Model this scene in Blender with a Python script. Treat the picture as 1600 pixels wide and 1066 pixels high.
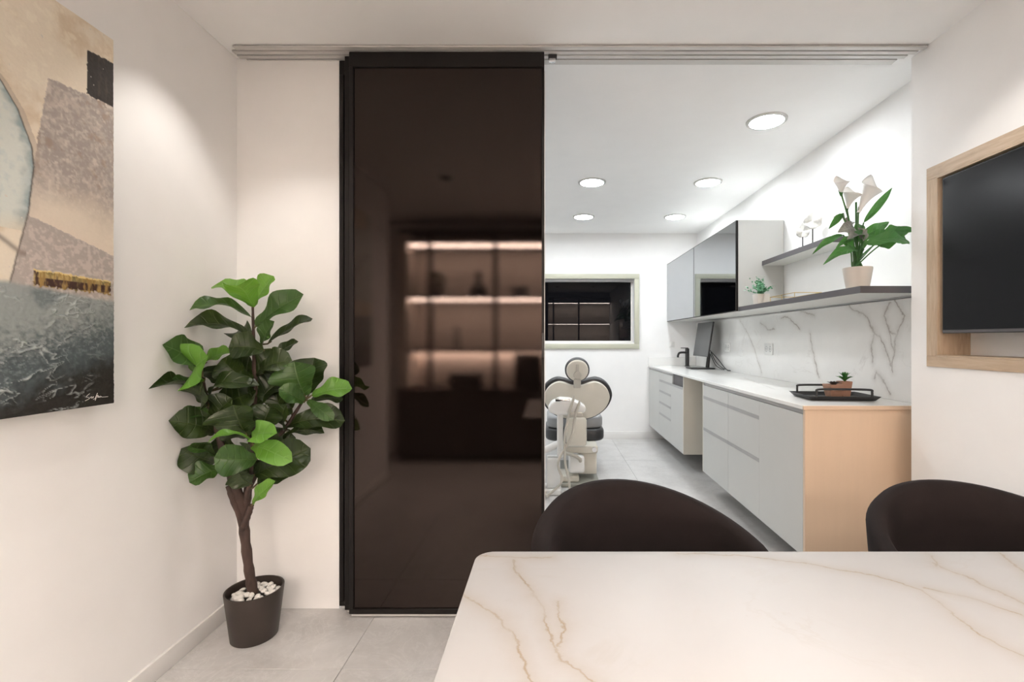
import bpy, bmesh, math, random
import numpy as np
from mathutils import Vector, Matrix

# ---------------------------------------------------------------- scene, camera, light
for o in list(bpy.data.objects):
    bpy.data.objects.remove(o, do_unlink=True)
SC = bpy.context.scene
COL = SC.collection
R = math.radians
random.seed(7)
RNG = np.random.default_rng(7)

CAM_H = 1.27
cam_data = bpy.data.cameras.new('camera')
cam_data.sensor_width = 36.0
cam_data.lens = 750.0 / 1600.0 * 36.0
cam_data.shift_x = -58.0 / 1600.0
cam_data.shift_y = -2.0 / 1600.0
cam_data.clip_start = 0.02
cam = bpy.data.objects.new('camera', cam_data)
COL.objects.link(cam)
cam.location = (0, 0, CAM_H)
cam.rotation_euler = (R(90), 0, 0)
SC.camera = cam

world = bpy.data.worlds.new('world')
SC.world = world
world.use_nodes = True
world.node_tree.nodes['Background'].inputs[0].default_value = (0.9, 0.92, 1.0, 1)
world.node_tree.nodes['Background'].inputs[1].default_value = 0.05

SC.view_settings.view_transform = 'Standard'
SC.view_settings.look = 'None'
SC.view_settings.gamma = 1.0
SC.view_settings.use_curve_mapping = False
SC.view_settings.exposure = 0.80

SPOT_W = 26.0            # warm recessed spots of the front room
SPOT_COL = (1.0, 0.95, 0.89)
PANEL_STR = 66.0         # neutral round LED panels of the treatment room
PANEL_COL = (0.93, 0.97, 1.0)
LED_STR = 125.0           # strips in the shelving behind the camera
LED_COL = (1.0, 0.86, 0.76)

# ---------------------------------------------------------------- helpers
def s2l(c):
    def f(u):
        u /= 255.0
        return u / 12.92 if u <= 0.04045 else ((u + 0.055) / 1.055) ** 2.4
    return tuple(f(x) for x in c)

class MB:
    def __init__(s):
        s.v = []; s.f = []; s.uv = None
    def add(s, v, f):
        n = len(s.v)
        s.v += [tuple(p) for p in v]
        s.f += [tuple(i + n for i in q) for q in f]
        return s
    def box(s, x0, x1, y0, y1, z0, z1):
        v = [(x0,y0,z0),(x1,y0,z0),(x1,y1,z0),(x0,y1,z0),(x0,y0,z1),(x1,y0,z1),(x1,y1,z1),(x0,y1,z1)]
        f = [(0,3,2,1),(4,5,6,7),(0,1,5,4),(1,2,6,5),(2,3,7,6),(3,0,4,7)]
        return s.add(v, f)
    def prism(s, poly, axis, a, b):
        # poly: list of 2D points; axis: 'x','y','z' extrusion axis from a to b
        n = len(poly)
        def P(p, t):
            return {'x': (t, p[0], p[1]), 'y': (p[0], t, p[1]), 'z': (p[0], p[1], t)}[axis]
        v = [P(p, a) for p in poly] + [P(p, b) for p in poly]
        f = [tuple(range(n))[::-1], tuple(range(n, 2*n))]
        for i in range(n):
            j = (i+1) % n
            f.append((i, j, n+j, n+i))
        return s.add(v, f)
    def tube(s, pts, r, seg=8, closed=False):
        pts = [Vector(p) for p in pts]
        n = len(pts)
        rr = list(r) if isinstance(r, (list, tuple)) else [r]*n
        tang = []
        for i in range(n):
            if closed: t = pts[(i+1) % n] - pts[i-1]
            elif i == 0: t = pts[1]-pts[0]
            elif i == n-1: t = pts[-1]-pts[-2]
            else: t = (pts[i+1]-pts[i]).normalized() + (pts[i]-pts[i-1]).normalized()
            tang.append(t.normalized())
        up = Vector((0,0,1)) if abs(tang[0].z) < .9 else Vector((1,0,0))
        nrm = (up - tang[0]*up.dot(tang[0])).normalized()
        v = []; f = []
        for i in range(n):
            nrm = (nrm - tang[i]*nrm.dot(tang[i])).normalized()
            bi = tang[i].cross(nrm)
            for k in range(seg):
                a = 2*math.pi*k/seg
                v.append(tuple(pts[i] + (nrm*math.cos(a)+bi*math.sin(a))*rr[i]))
        m = n if closed else n-1
        for i in range(m):
            for k in range(seg):
                a = i*seg+k; b = i*seg+(k+1) % seg
                i2 = (i+1) % n
                f.append((a, b, i2*seg+(k+1) % seg, i2*seg+k))
        if not closed:
            f.append(tuple(range(seg))[::-1]); f.append(tuple((n-1)*seg+k for k in range(seg)))
        return s.add(v, f)
    def lathe(s, prof, c=(0,0,0), seg=32, axis='z', ring=False):
        v = []; f = []
        n = len(prof)
        for r, z in prof:
            for k in range(seg):
                a = 2*math.pi*k/seg
                x, y = r*math.cos(a), r*math.sin(a)
                if axis == 'z': v.append((c[0]+x, c[1]+y, c[2]+z))
                elif axis == 'y': v.append((c[0]+x, c[1]+z, c[2]+y))
                else: v.append((c[0]+z, c[1]+x, c[2]+y))
        for i in range(n-1):
            for k in range(seg):
                k2 = (k+1) % seg
                f.append((i*seg+k, i*seg+k2, (i+1)*seg+k2, (i+1)*seg+k))
        if ring:
            for k in range(seg):
                k2 = (k+1) % seg
                f.append(((n-1)*seg+k, (n-1)*seg+k2, k2, k))
            return s.add(v, f)
        if prof[0][0] > 1e-5: f.append(tuple(range(seg))[::-1])
        if prof[-1][0] > 1e-5: f.append(tuple((n-1)*seg+k for k in range(seg)))
        return s.add(v, f)
    def ell(s, c, r, seg=16, rings=10):
        prof = []
        v = []; f = []
        for i in range(rings+1):
            t = math.pi*i/rings
            for k in range(seg):
                a = 2*math.pi*k/seg
                v.append((c[0]+r[0]*math.sin(t)*math.cos(a), c[1]+r[1]*math.sin(t)*math.sin(a), c[2]-r[2]*math.cos(t)))
        for i in range(rings):
            for k in range(seg):
                k2 = (k+1) % seg
                f.append((i*seg+k, i*seg+k2, (i+1)*seg+k2, (i+1)*seg+k))
        return s.add(v, f)
    def xf(s, M, start=0):
        s.v = s.v[:start] + [tuple(M @ Vector(p)) for p in s.v[start:]]
        return s
    def build(s, name, mat, parent=None, smooth=False, bevel=0, seg=2, local=False, angle=40):
        me = bpy.data.meshes.new(name)
        off = Vector((0,0,0))
        if parent is not None and not local:
            q = parent
            while q is not None:
                off += q.location; q = q.parent
        me.from_pydata([tuple(Vector(p)-off) for p in s.v], [], s.f)
        bm = bmesh.new(); bm.from_mesh(me)
        bmesh.ops.remove_doubles(bm, verts=bm.verts, dist=1e-6)
        if bevel:
            es = [e for e in bm.edges if len(e.link_faces) == 2 and e.calc_face_angle(0) > R(30)]
            bmesh.ops.bevel(bm, geom=es, offset=bevel, segments=seg, affect='EDGES', profile=.5, clamp_overlap=True)
        bmesh.ops.recalc_face_normals(bm, faces=bm.faces)
        bm.to_mesh(me); bm.free()
        if smooth or bevel:
            me.shade_smooth(); me.set_sharp_from_angle(angle=R(angle))
        me.materials.append(mat)
        o = bpy.data.objects.new(name, me)
        COL.objects.link(o)
        if parent is not None: o.parent = parent
        return o

def tag(o, label=None, cat=None, group=None, kind=None):
    if label: o['label'] = label
    if cat: o['category'] = cat
    if group: o['group'] = group
    if kind: o['kind'] = kind
    return o

def thing(name, loc, label, cat, group=None, kind=None):
    o = bpy.data.objects.new(name, None)
    o.empty_display_size = .05
    COL.objects.link(o); o.location = loc
    return tag(o, label, cat, group, kind)

def copy_tree(o, loc=None, parent=None):
    c = o.copy(); COL.objects.link(c); c.parent = parent
    if loc is not None: c.location = loc
    for ch in list(o.children): copy_tree(ch, None, c)
    return c

def bez(pts, n=8):
    # Catmull-Rom through points
    P = [Vector(p) for p in pts]
    P = [P[0]*2-P[1]] + P + [P[-1]*2-P[-2]]
    out = []
    for i in range(1, len(P)-2):
        for k in range(n):
            t = k/n
            a, b, c, d = P[i-1], P[i], P[i+1], P[i+2]
            out.append(0.5*((2*b)+(-a+c)*t+(2*a-5*b+4*c-d)*t*t+(-a+3*b-3*c+d)*t**3))
    out.append(P[-2])
    return out

def rrect(x0, x1, y0, y1, r, seg=6):
    pts = []
    for cx, cy, a0 in ((x1-r, y1-r, 0), (x0+r, y1-r, 90), (x0+r, y0+r, 180), (x1-r, y0+r, 270)):
        for k in range(seg+1):
            a = R(a0+90*k/seg)
            pts.append((cx+r*math.cos(a), cy+r*math.sin(a)))
    return pts

# ---------------------------------------------------------------- materials
def node(nt, t, **kw):
    n = nt.nodes.new(t)
    for k, v in kw.items(): setattr(n, k, v)
    return n
def L(nt, a, b): nt.links.new(a, b)
def mth(nt, op, a, b=None, clamp=False):
    n = node(nt, 'ShaderNodeMath', operation=op); n.use_clamp = clamp
    for i, x in enumerate((a, b)):
        if x is None: continue
        if isinstance(x, (int, float)): n.inputs[i].default_value = x
        else: L(nt, x, n.inputs[i])
    return n.outputs[0]
def mixc(nt, fac, a, b):
    n = node(nt, 'ShaderNodeMix', data_type='RGBA')
    for i, x in ((0, fac), (6, a), (7, b)):
        if isinstance(x, (int, float)): n.inputs[i].default_value = x
        elif isinstance(x, tuple): n.inputs[i].default_value = (*x[:3], 1)
        else: L(nt, x, n.inputs[i])
    return n.outputs[2]
def noise(nt, vec, scale, detail=4, rough=.55, dist=0):
    n = node(nt, 'ShaderNodeTexNoise')
    n.inputs['Scale'].default_value = scale; n.inputs['Detail'].default_value = detail
    n.inputs['Roughness'].default_value = rough; n.inputs['Distortion'].default_value = dist
    if vec is not None: L(nt, vec, n.inputs['Vector'])
    return n
def ramp(nt, fac, stops):
    n = node(nt, 'ShaderNodeValToRGB')
    e = n.color_ramp.elements
    while len(e) < len(stops): e.new(.5)
    for i, (p, c) in enumerate(stops):
        e[i].position = p
        e[i].color = (*(c if isinstance(c, tuple) else (c, c, c)), 1)
    L(nt, fac, n.inputs[0])
    return n.outputs[0]

def base(name):
    m = bpy.data.materials.new(name); m.use_nodes = True
    nt = m.node_tree
    b = nt.nodes['Principled BSDF']
    tc = node(nt, 'ShaderNodeTexCoord')
    return m, nt, b, tc.outputs['Object']

def P(name, col, rough=.5, metal=0.0, var=.04, vscale=6.0, bump=0.0, bscale=60.0, ior=None, stretch=None, rvar=0.0, coat=0.0):
    m, nt, b, oc = base(name)
    vec = oc
    if stretch:
        mp = node(nt, 'ShaderNodeMapping'); mp.inputs['Scale'].default_value = stretch
        L(nt, oc, mp.inputs['Vector']); vec = mp.outputs[0]
    n = noise(nt, vec, vscale)
    a = tuple(max(0, x*(1-var)) for x in col); c = tuple(min(1, x*(1+var)) for x in col)
    cc = mixc(nt, ramp(nt, n.outputs[0], [(.3, 0.0), (.7, 1.0)]), a, c)
    L(nt, cc, b.inputs['Base Color'])
    b.inputs['Roughness'].default_value = rough
    b.inputs['Metallic'].default_value = metal
    if rvar:
        L(nt, mth(nt, 'ADD', mth(nt, 'MULTIPLY', n.outputs[0], rvar), rough-rvar/2), b.inputs['Roughness'])
    if ior: b.inputs['IOR'].default_value = ior
    if coat: b.inputs['Coat Weight'].default_value = coat; b.inputs['Coat Roughness'].default_value = .05
    if bump:
        n2 = noise(nt, vec, bscale, 3)
        bp = node(nt, 'ShaderNodeBump'); bp.inputs['Strength'].default_value = bump
        bp.inputs['Distance'].default_value = .002
        L(nt, n2.outputs[0], bp.inputs['Height']); L(nt, bp.outputs[0], b.inputs['Normal'])
    return m

def emit(name, col, strength):
    m, nt, b, oc = base(name)
    n = noise(nt, oc, 20)
    L(nt, mixc(nt, n.outputs[0], tuple(x*.97 for x in col), col), b.inputs['Emission Color'])
    b.inputs['Emission Strength'].default_value = strength
    b.inputs['Base Color'].default_value = (.8, .8, .8, 1)
    return m

def poly_dist(nt, vec, polys):
    out = None
    for pl in polys:
        for a, b in zip(pl[:-1], pl[1:]):
            a = Vector((*a, 0)); b = Vector((*b, 0)); ba = b-a
            s = node(nt, 'ShaderNodeVectorMath', operation='SUBTRACT'); L(nt, vec, s.inputs[0]); s.inputs[1].default_value = a
            d = node(nt, 'ShaderNodeVectorMath', operation='DOT_PRODUCT'); L(nt, s.outputs[0], d.inputs[0]); d.inputs[1].default_value = ba/ba.length_squared
            h = mth(nt, 'ADD', d.outputs['Value'], 0.0, clamp=True)
            sc = node(nt, 'ShaderNodeVectorMath', operation='SCALE'); sc.inputs[0].default_value = ba; L(nt, h, sc.inputs['Scale'])
            e = node(nt, 'ShaderNodeVectorMath', operation='SUBTRACT'); L(nt, s.outputs[0], e.inputs[0]); L(nt, sc.outputs[0], e.inputs[1])
            l = node(nt, 'ShaderNodeVectorMath', operation='LENGTH'); L(nt, e.outputs[0], l.inputs[0])
            out = l.outputs['Value'] if out is None else mth(nt, 'MINIMUM', out, l.outputs['Value'])
    return out

def marble(name, basec, veinc, polys, axes, width, wob, rough, soft, extra=.35, escale=1.6):
    # polys are given in world metres on the slab plane; axes picks the two world axes
    m, nt, b, oc = base(name)
    geo = node(nt, 'ShaderNodeNewGeometry')
    sep = node(nt, 'ShaderNodeSeparateXYZ'); L(nt, geo.outputs['Position'], sep.inputs[0])
    cmb = node(nt, 'ShaderNodeCombineXYZ')
    L(nt, sep.outputs[axes[0]], cmb.inputs[0]); L(nt, sep.outputs[axes[1]], cmb.inputs[1])
    nz = noise(nt, cmb.outputs[0], 14, 6, .65)
    sb = node(nt, 'ShaderNodeVectorMath', operation='SUBTRACT'); L(nt, nz.outputs['Color'], sb.inputs[0]); sb.inputs[1].default_value = (.5, .5, .5)
    sc = node(nt, 'ShaderNodeVectorMath', operation='SCALE'); L(nt, sb.outputs[0], sc.inputs[0]); sc.inputs['Scale'].default_value = wob
    ad = node(nt, 'ShaderNodeVectorMath', operation='ADD'); L(nt, cmb.outputs[0], ad.inputs[0]); L(nt, sc.outputs[0], ad.inputs[1])
    fl = node(nt, 'ShaderNodeVectorMath', operation='MULTIPLY'); L(nt, ad.outputs[0], fl.inputs[0]); fl.inputs[1].default_value = (1, 1, 0)
    brk = noise(nt, cmb.outputs[0], 9, 4)
    brkv = ramp(nt, brk.outputs[0], [(.35, .25), (.6, 1.0)])
    d = poly_dist(nt, fl.outputs[0], polys)
    core = mth(nt, 'SUBTRACT', 1.0, mth(nt, 'DIVIDE', d, width), clamp=True)
    halo = mth(nt, 'SUBTRACT', 1.0, mth(nt, 'DIVIDE', d, soft), clamp=True)
    halo = mth(nt, 'MULTIPLY', mth(nt, 'MULTIPLY', halo, halo), .28)
    core = mth(nt, 'MULTIPLY', mth(nt, 'MULTIPLY', core, brkv), .65)
    # faint natural veining of the rest of the slab
    w = noise(nt, cmb.outputs[0], escale, 7, .6, 1.2)
    rid = mth(nt, 'ABSOLUTE', mth(nt, 'SUBTRACT', w.outputs[0], .5))
    rid = mth(nt, 'SUBTRACT', 1.0, mth(nt, 'DIVIDE', rid, .018), clamp=True)
    msk = ramp(nt, noise(nt, cmb.outputs[0], escale*1.3+.7, 2).outputs[0], [(.48, 0.0), (.66, 1.0)])
    rid = mth(nt, 'MULTIPLY', mth(nt, 'MULTIPLY', rid, msk), extra)
    f = mth(nt, 'MAXIMUM', mth(nt, 'ADD', core, halo, clamp=True), rid)
    cl = noise(nt, cmb.outputs[0], 3.0, 5)
    bc = mixc(nt, ramp(nt, cl.outputs[0], [(.35, 0.0), (.7, 1.0)]), tuple(x*.94 for x in basec), basec)
    L(nt, mixc(nt, f, bc, veinc), b.inputs['Base Color'])
    b.inputs['Roughness'].default_value = rough
    return m

M = {}
M['wall'] = P('wall_paint', (.885, .88, .87), .75, bump=.05, bscale=180, var=.012)
M['ceil'] = P('ceiling_paint', (.93, .925, .915), .8, bump=.04, bscale=200, var=.01)
M['trimw'] = P('white_trim_paint', (.82, .81, .79), .45, var=.015)
M['grout'] = P('grout', (.50, .48, .46), .9, bump=.3)
M['alu'] = P('brushed_aluminium', (.60, .59, .57), .45, .25, stretch=(2, 200, 200), var=.08)
M['dkslot'] = P('recess_shade', (.03, .03, .03), .6)  # near-black colour stands in for shade inside slots and socket holes
M['blackframe'] = P('black_anodised_frame', (.007, .0055, .005), .45, var=.15)
M['blackframe'].node_tree.nodes['Principled BSDF'].inputs['Specular IOR Level'].default_value = .25
M['blackmetal'] = P('black_metal', (.02, .02, .021), .42, var=.15)
M['blackplastic'] = P('black_plastic', (.022, .022, .024), .35, var=.1)
M['cab'] = P('satin_cabinet_lacquer', (.55, .555, .535), .42, var=.01)
M['cabside'] = P('cabinet_side_laminate', (.64, .615, .54), .5, var=.015)
M['groove'] = P('grey_handle_channel', (.40, .40, .40), .4, .3)
M['peach'] = P('beige_laminate', (.66, .50, .36), .5, var=.015, stretch=(8, 8, .6))
M['shelfdk'] = P('dark_grey_edge_band', (.085, .08, .085), .5, var=.06)
M['shelfund'] = P('shelf_underside_laminate', (.68, .675, .64), .5, var=.01)
M['sage'] = P('sage_window_frame', (.50, .50, .40), .45, var=.03)
M['oak'] = None
M['chrome'] = P('chrome', (.75, .75, .76), .12, 1.0)
M['white'] = P('white_plastic', (.82, .82, .80), .3, var=.01)
M['offwhite'] = P('cream_plastic', (.68, .65, .57), .35, var=.02)
M['gold'] = P('brass_wire', (.62, .46, .22), .3, 1.0)
M['velvet'] = P('dark_brown_velvet', (.012, .0085, .0083), .9, var=.2, vscale=9, bump=.25, bscale=420)
M['velvet'].node_tree.nodes['Principled BSDF'].inputs['Sheen Weight'].default_value = .03
M['velvet'].node_tree.nodes['Principled BSDF'].inputs['Sheen Roughness'].default_value = .4
M['velvet'].node_tree.nodes['Principled BSDF'].inputs['Sheen Tint'].default_value = (.55, .42, .42, 1)
M['velvet'].node_tree.nodes['Principled BSDF'].inputs['Specular IOR Level'].default_value = .2
M['potbrown'] = P('brown_pot_plastic', (.032, .023, .018), .45, var=.08)
M['bark'] = P('dark_bark', (.055, .033, .026), .8, var=.45, vscale=30, bump=.9, bscale=55, stretch=(1, 1, .35))
M['pebble'] = P('white_pebbles', (.74, .72, .68), .6, var=.1, vscale=25, bump=.3)
M['petiole'] = P('petiole_brown_green', (.10, .075, .03), .6, var=.2)
M['glassdoor'] = P('dark_brown_door_glass', (.004, .0028, .0024), .035, var=.1, ior=1.5, bump=.012, bscale=700)
M['glassdoor'].node_tree.nodes['Principled BSDF'].inputs['Specular Tint'].default_value = (1.0, .80, .72, 1)
M['winglass'] = P('night_window_glass', (.004, .004, .005), .015, var=.1, ior=1.28)
M['greyglass'] = P('grey_mirror_glass', (.40, .42, .435), .035, 1.0, var=.01)
M['screen'] = P('tv_screen', (.005, .005, .006), .22, var=.05, ior=1.28)
M['monscreen'] = P('matte_monitor_screen', (.055, .058, .062), .28, var=.03)
M['terra'] = P('terracotta', (.36, .20, .135), .7, var=.12, vscale=20, bump=.3)
M['ceramic'] = P('matte_beige_ceramic', (.60, .55, .50), .6, var=.03)
M['walnut'] = P('dark_walnut_front', (.035, .022, .018), .45, var=.35, vscale=5, stretch=(6, 6, .5))
M['shelfback'] = P('shelf_back_panel', (.80, .70, .63), .6, var=.03)
M['dkobj'] = P('dark_decor', (.03, .026, .024), .5, var=.2)
M['canvas'] = P('canvas_edge', (.66, .62, .55), .8, bump=.4, bscale=300)
M['shell'] = P('capiz_shell', (.74, .73, .70), .35, var=.18, vscale=45, bump=.4, bscale=90)
M['petal'] = P('calla_petal', (.92, .92, .90), .5, var=.03)
M['upholblack'] = P('black_vinyl', (.03, .03, .032), .38, var=.08)
M['upholgrey'] = P('grey_vinyl', (.27, .275, .28), .42, var=.05)
M['hose'] = P('grey_hose', (.52, .49, .43), .45, var=.05)
M['dullgrey'] = P('grey_base_plate', (.30, .30, .26), .5, var=.05)
M['spotrim'] = P('white_lamp_trim', (.75, .74, .72), .4)
M['panel_led'] = emit('led_panel', PANEL_COL, PANEL_STR)
M['spot_led'] = emit('spot_lens', SPOT_COL, 1.2)
M['strip_led'] = emit('led_strip', LED_COL, LED_STR)

def oak(name, sc):
    m, nt, b, oc = base(name)
    mp = node(nt, 'ShaderNodeMapping'); mp.inputs['Scale'].default_value = sc; L(nt, oc, mp.inputs['Vector'])
    n = noise(nt, mp.outputs[0], 5, 6, .6, .5)
    c = ramp(nt, n.outputs[0], [(.25, (.38, .28, .19)), (.5, (.48, .37, .26)), (.75, (.55, .44, .33))])
    L(nt, c, b.inputs['Base Color']); b.inputs['Roughness'].default_value = .5
    bp = node(nt, 'ShaderNodeBump'); bp.inputs['Strength'].default_value = .15; bp.inputs['Distance'].default_value = .002
    L(nt, n.outputs[0], bp.inputs['Height']); L(nt, bp.outputs[0], b.inputs['Normal'])
    return m
M['oak'] = oak('light_oak', (14, 1.6, 14))
M['oakv'] = oak('light_oak_upright', (14, 14, 1.6))

def floor_tile():
    m, nt, b, oc = base('stone_look_tile')
    geo = node(nt, 'ShaderNodeNewGeometry')
    n = noise(nt, geo.outputs['Position'], 3.2, 8, .68, .6)
    n2 = noise(nt, geo.outputs['Position'], 34, 5, .7)
    c = ramp(nt, n.outputs[0], [(.3, (.44, .43, .42)), (.5, (.525, .515, .505)), (.72, (.60, .59, .58))])
    c = mixc(nt, mth(nt, 'MULTIPLY', ramp(nt, n2.outputs[0], [(.4, 0.0), (.65, 1.0)]), .28), c, (.64, .63, .615))
    n3 = noise(nt, geo.outputs['Position'], 5.5, 7, .65, 1.4)
    rd = mth(nt, 'SUBTRACT', 1.0, mth(nt, 'DIVIDE', mth(nt, 'ABSOLUTE', mth(nt, 'SUBTRACT', n3.outputs[0], .5)), .02), clamp=True)
    c = mixc(nt, mth(nt, 'MULTIPLY', rd, .35), c, (.70, .69, .675))
    L(nt, c, b.inputs['Base Color'])
    L(nt, mth(nt, 'ADD', mth(nt, 'MULTIPLY', n2.outputs[0], .2), .30), b.inputs['Roughness'])
    bp = node(nt, 'ShaderNodeBump'); bp.inputs['Strength'].default_value = .12; bp.inputs['Distance'].default_value = .002
    L(nt, n2.outputs[0], bp.inputs['Height']); L(nt, bp.outputs[0], b.inputs['Normal'])
    return m
M['tile'] = floor_tile()

M['table'] = marble('table_marble', (.46, .458, .456), (.29, .22, .135), [
    [(.315,1.171),(.451,1.157),(.584,1.117),(.701,1.068),(.774,.997),(.76,.888),(.765,.835),(.80,.72)],
    [(.782,1.008),(.852,.965),(.895,.905)], [(.89,1.117),(.92,1.043),(.932,.942)], [(.921,1.157),(.887,1.102)],
    [(-.088,1.134),(-.068,1.057),(-.01,.931),(.002,.832),(.018,.782),(.065,.729),(.14,.60)],
    [(.015,.954),(.025,.859),(.013,.814)], [(1.096,1.171),(1.075,1.102),(1.045,1.029)],
    [(-.166,1.15),(.003,1.144)], [(-.18,.977),(-.081,.888),(-.027,.729)]], (0, 1), .0035, .045, .4, .05, .12, 2.2)
M['splash'] = marble('backsplash_marble', (.84, .84, .82), (.30, .27, .235), [
    [(3.019,1.492),(2.837,1.404),(2.769,1.311),(2.695,1.242),(2.638,1.131)], [(2.769,1.311),(2.8,1.241),(2.79,1.137)],
    [(2.647,1.471),(2.69,1.404),(2.652,1.316),(2.62,1.204),(2.629,1.151),(2.62,1.099)],
    [(2.61,1.491),(2.544,1.396),(2.592,1.295),(2.62,1.204)], [(2.774,1.047),(2.754,1.09),(2.704,1.039),(2.647,.971)],
    [(4.728,1.463),(4.528,1.314),(4.396,1.181),(4.247,.977)], [(3.464,1.312),(3.402,1.133),(3.341,1.002)],
    [(3.895,1.444),(3.778,1.448),(3.667,1.388),(3.597,1.35)], [(3.58,1.484),(3.497,1.47),(3.402,1.447)],
    [(4.271,1.418),(4.108,1.351),(3.999,1.359)], [(2.657,1.316),(2.592,1.295)]], (1, 2), .007, .06, .16, .05, .22, 2.0)
M['worktop'] = marble('worktop_marble', (.83, .825, .80), (.55, .53, .49), [[(1.5, 3.2), (1.7, 4.2)]], (0, 1), .004, .06, .2, .03, .2, 2.0)

def leafmat(name, c0, c1, vein, trans=.25, rough=.38):
    m, nt, b, oc = base(name)
    uv = node(nt, 'ShaderNodeUVMap')
    sep = node(nt, 'ShaderNodeSeparateXYZ'); L(nt, uv.outputs[0], sep.inputs[0])
    av = mth(nt, 'ABSOLUTE', mth(nt, 'SUBTRACT', mth(nt, 'MULTIPLY', sep.outputs[1], 2.0), 1.0))
    mid = mth(nt, 'SUBTRACT', 1.0, mth(nt, 'DIVIDE', av, .05), clamp=True)
    fr = mth(nt, 'FRACT', mth(nt, 'SUBTRACT', mth(nt, 'MULTIPLY', sep.outputs[0], 6.5), mth(nt, 'MULTIPLY', av, 1.1)))
    sd = mth(nt, 'SUBTRACT', 1.0, mth(nt, 'DIVIDE', mth(nt, 'ABSOLUTE', mth(nt, 'SUBTRACT', fr, .5)), .09), clamp=True)
    v = mth(nt, 'MAXIMUM', mid, mth(nt, 'MULTIPLY', sd, .6))
    n = noise(nt, oc, 14, 5)
    c = mixc(nt, ramp(nt, n.outputs[0], [(.3, 0.0), (.7, 1.0)]), c0, c1)
    c = mixc(nt, mth(nt, 'MULTIPLY', v, .85), c, vein)
    L(nt, c, b.inputs['Base Color']); b.inputs['Roughness'].default_value = rough
    bp = node(nt, 'ShaderNodeBump'); bp.inputs['Strength'].default_value = .6; bp.inputs['Distance'].default_value = .004
    L(nt, mth(nt, 'SUBTRACT', 1.0, v), bp.inputs['Height']); L(nt, bp.outputs[0], b.inputs['Normal'])
    tr = node(nt, 'ShaderNodeBsdfTranslucent')
    L(nt, mixc(nt, .5, c, (c1[0]*2.2, c1[1]*1.8, c1[2])), tr.inputs[0])
    mx = node(nt, 'ShaderNodeMixShader'); mx.inputs[0].default_value = trans
    L(nt, b.outputs[0], mx.inputs[1]); L(nt, tr.outputs[0], mx.inputs[2])
    L(nt, mx.outputs[0], nt.nodes['Material Output'].inputs['Surface'])
    return m
M['leaf0'] = leafmat('fig_leaf_dark', (.014, .031, .007), (.032, .055, .011), (.055, .08, .022), .15)
M['leaf1'] = leafmat('fig_leaf_green', (.026, .072, .013), (.05, .115, .022), (.09, .16, .045), .25)
M['leaf2'] = leafmat('fig_leaf_lit_young', (.10, .26, .03), (.15, .34, .05), (.20, .38, .10), .32)
M['calleaf'] = leafmat('calla_leaf', (.035, .13, .03), (.06, .20, .045), (.10, .24, .08), .25)
M['silverleaf'] = leafmat('variegated_leaf', (.05, .055, .05), (.30, .31, .30), (.40, .40, .38), .15)
M['herb'] = leafmat('herb_leaf', (.02, .13, .055), (.05, .24, .12), (.10, .28, .15), .2)
M['succ'] = leafmat('succulent_leaf', (.02, .11, .02), (.05, .22, .04), (.08, .24, .06), .15)

def add_uv(o, uvs):
    me = o.data
    l = me.uv_layers.new(name='UVMap')
    for lp in me.loops: l.data[lp.index].uv = uvs[lp.vertex_index]

def leaf_obj(name, b, t, w, face, droop, mat, parent, nu=12, nv=7, fold=.22, wave=.06, shape='fiddle', toward=(0, -1, 0), ph=None):
    b = Vector(b); t = Vector(t)
    ax = t-b; ln = ax.length; ax.normalize()
    up = Vector((0, 0, 1))*(1-face) + Vector(toward)*face
    n = (up-ax*up.dot(ax))
    if n.length < 1e-3: n = Vector((1, 0, 0))-ax*ax.x
    n.normalize(); sd = ax.cross(n).normalized()
    ph = random.random()*6 if ph is None else ph
    v = []; uv = []; f = []
    for i in range(nu+1):
        u = i/nu
        if shape == 'fiddle':
            h = (u**.55)*((1-u**4.5)**.55)*1.12*(1-.22*math.exp(-((u-.27)/.14)**2))
        elif shape == 'lance':
            h = (math.sin(math.pi*u**.75))**.9
        elif shape == 'arrow':
            h = (1-u)**.8*1.15 if u > .12 else (.55+u*4.0)
        else:
            h = math.sin(math.pi*u)**.6
        arch = droop*ln*(math.sin(math.pi*u)*.55)
        for j in range(nv+1):
            q = j/nv*2-1
            z = fold*abs(q)*h*w*.5 + wave*w*math.sin(u*11+ph+(1.5 if q > 0 else 0))*abs(q)**2*h
            p = b+ax*(u*ln)+n*(arch+z)+sd*(q*h*w*.5)
            v.append(p); uv.append((u, (q+1)/2))
    for i in range(nu):
        for j in range(nv):
            a = i*(nv+1)+j
            f.append((a, a+1, a+nv+2, a+nv+1))
    me = bpy.data.meshes.new(name)
    me.from_pydata([tuple(p) for p in v], [], f)
    me.shade_smooth(); me.materials.append(mat)
    o = bpy.data.objects.new(name, me); COL.objects.link(o)
    add_uv(o, uv)
    if parent: o.parent = parent
    return o

# ---------------------------------------------------------------- structure: rooms
XL, XR, XFR, XFL = -1.475, 1.71, 1.90, -2.3      # front room left/right, treatment room right/left
YD, YB, YR = 2.268, 6.15, -1.05                  # divider, far back wall, wall behind the camera
ZC, ZF = 2.60, 2.63
XRL = -2.2                                        # recess at the back left of the front room

def st(name, mb, mat, parent=None, **k):
    o = mb.build(name, mat, parent, **k)
    if parent is None: o['kind'] = 'structure'
    return o

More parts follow.
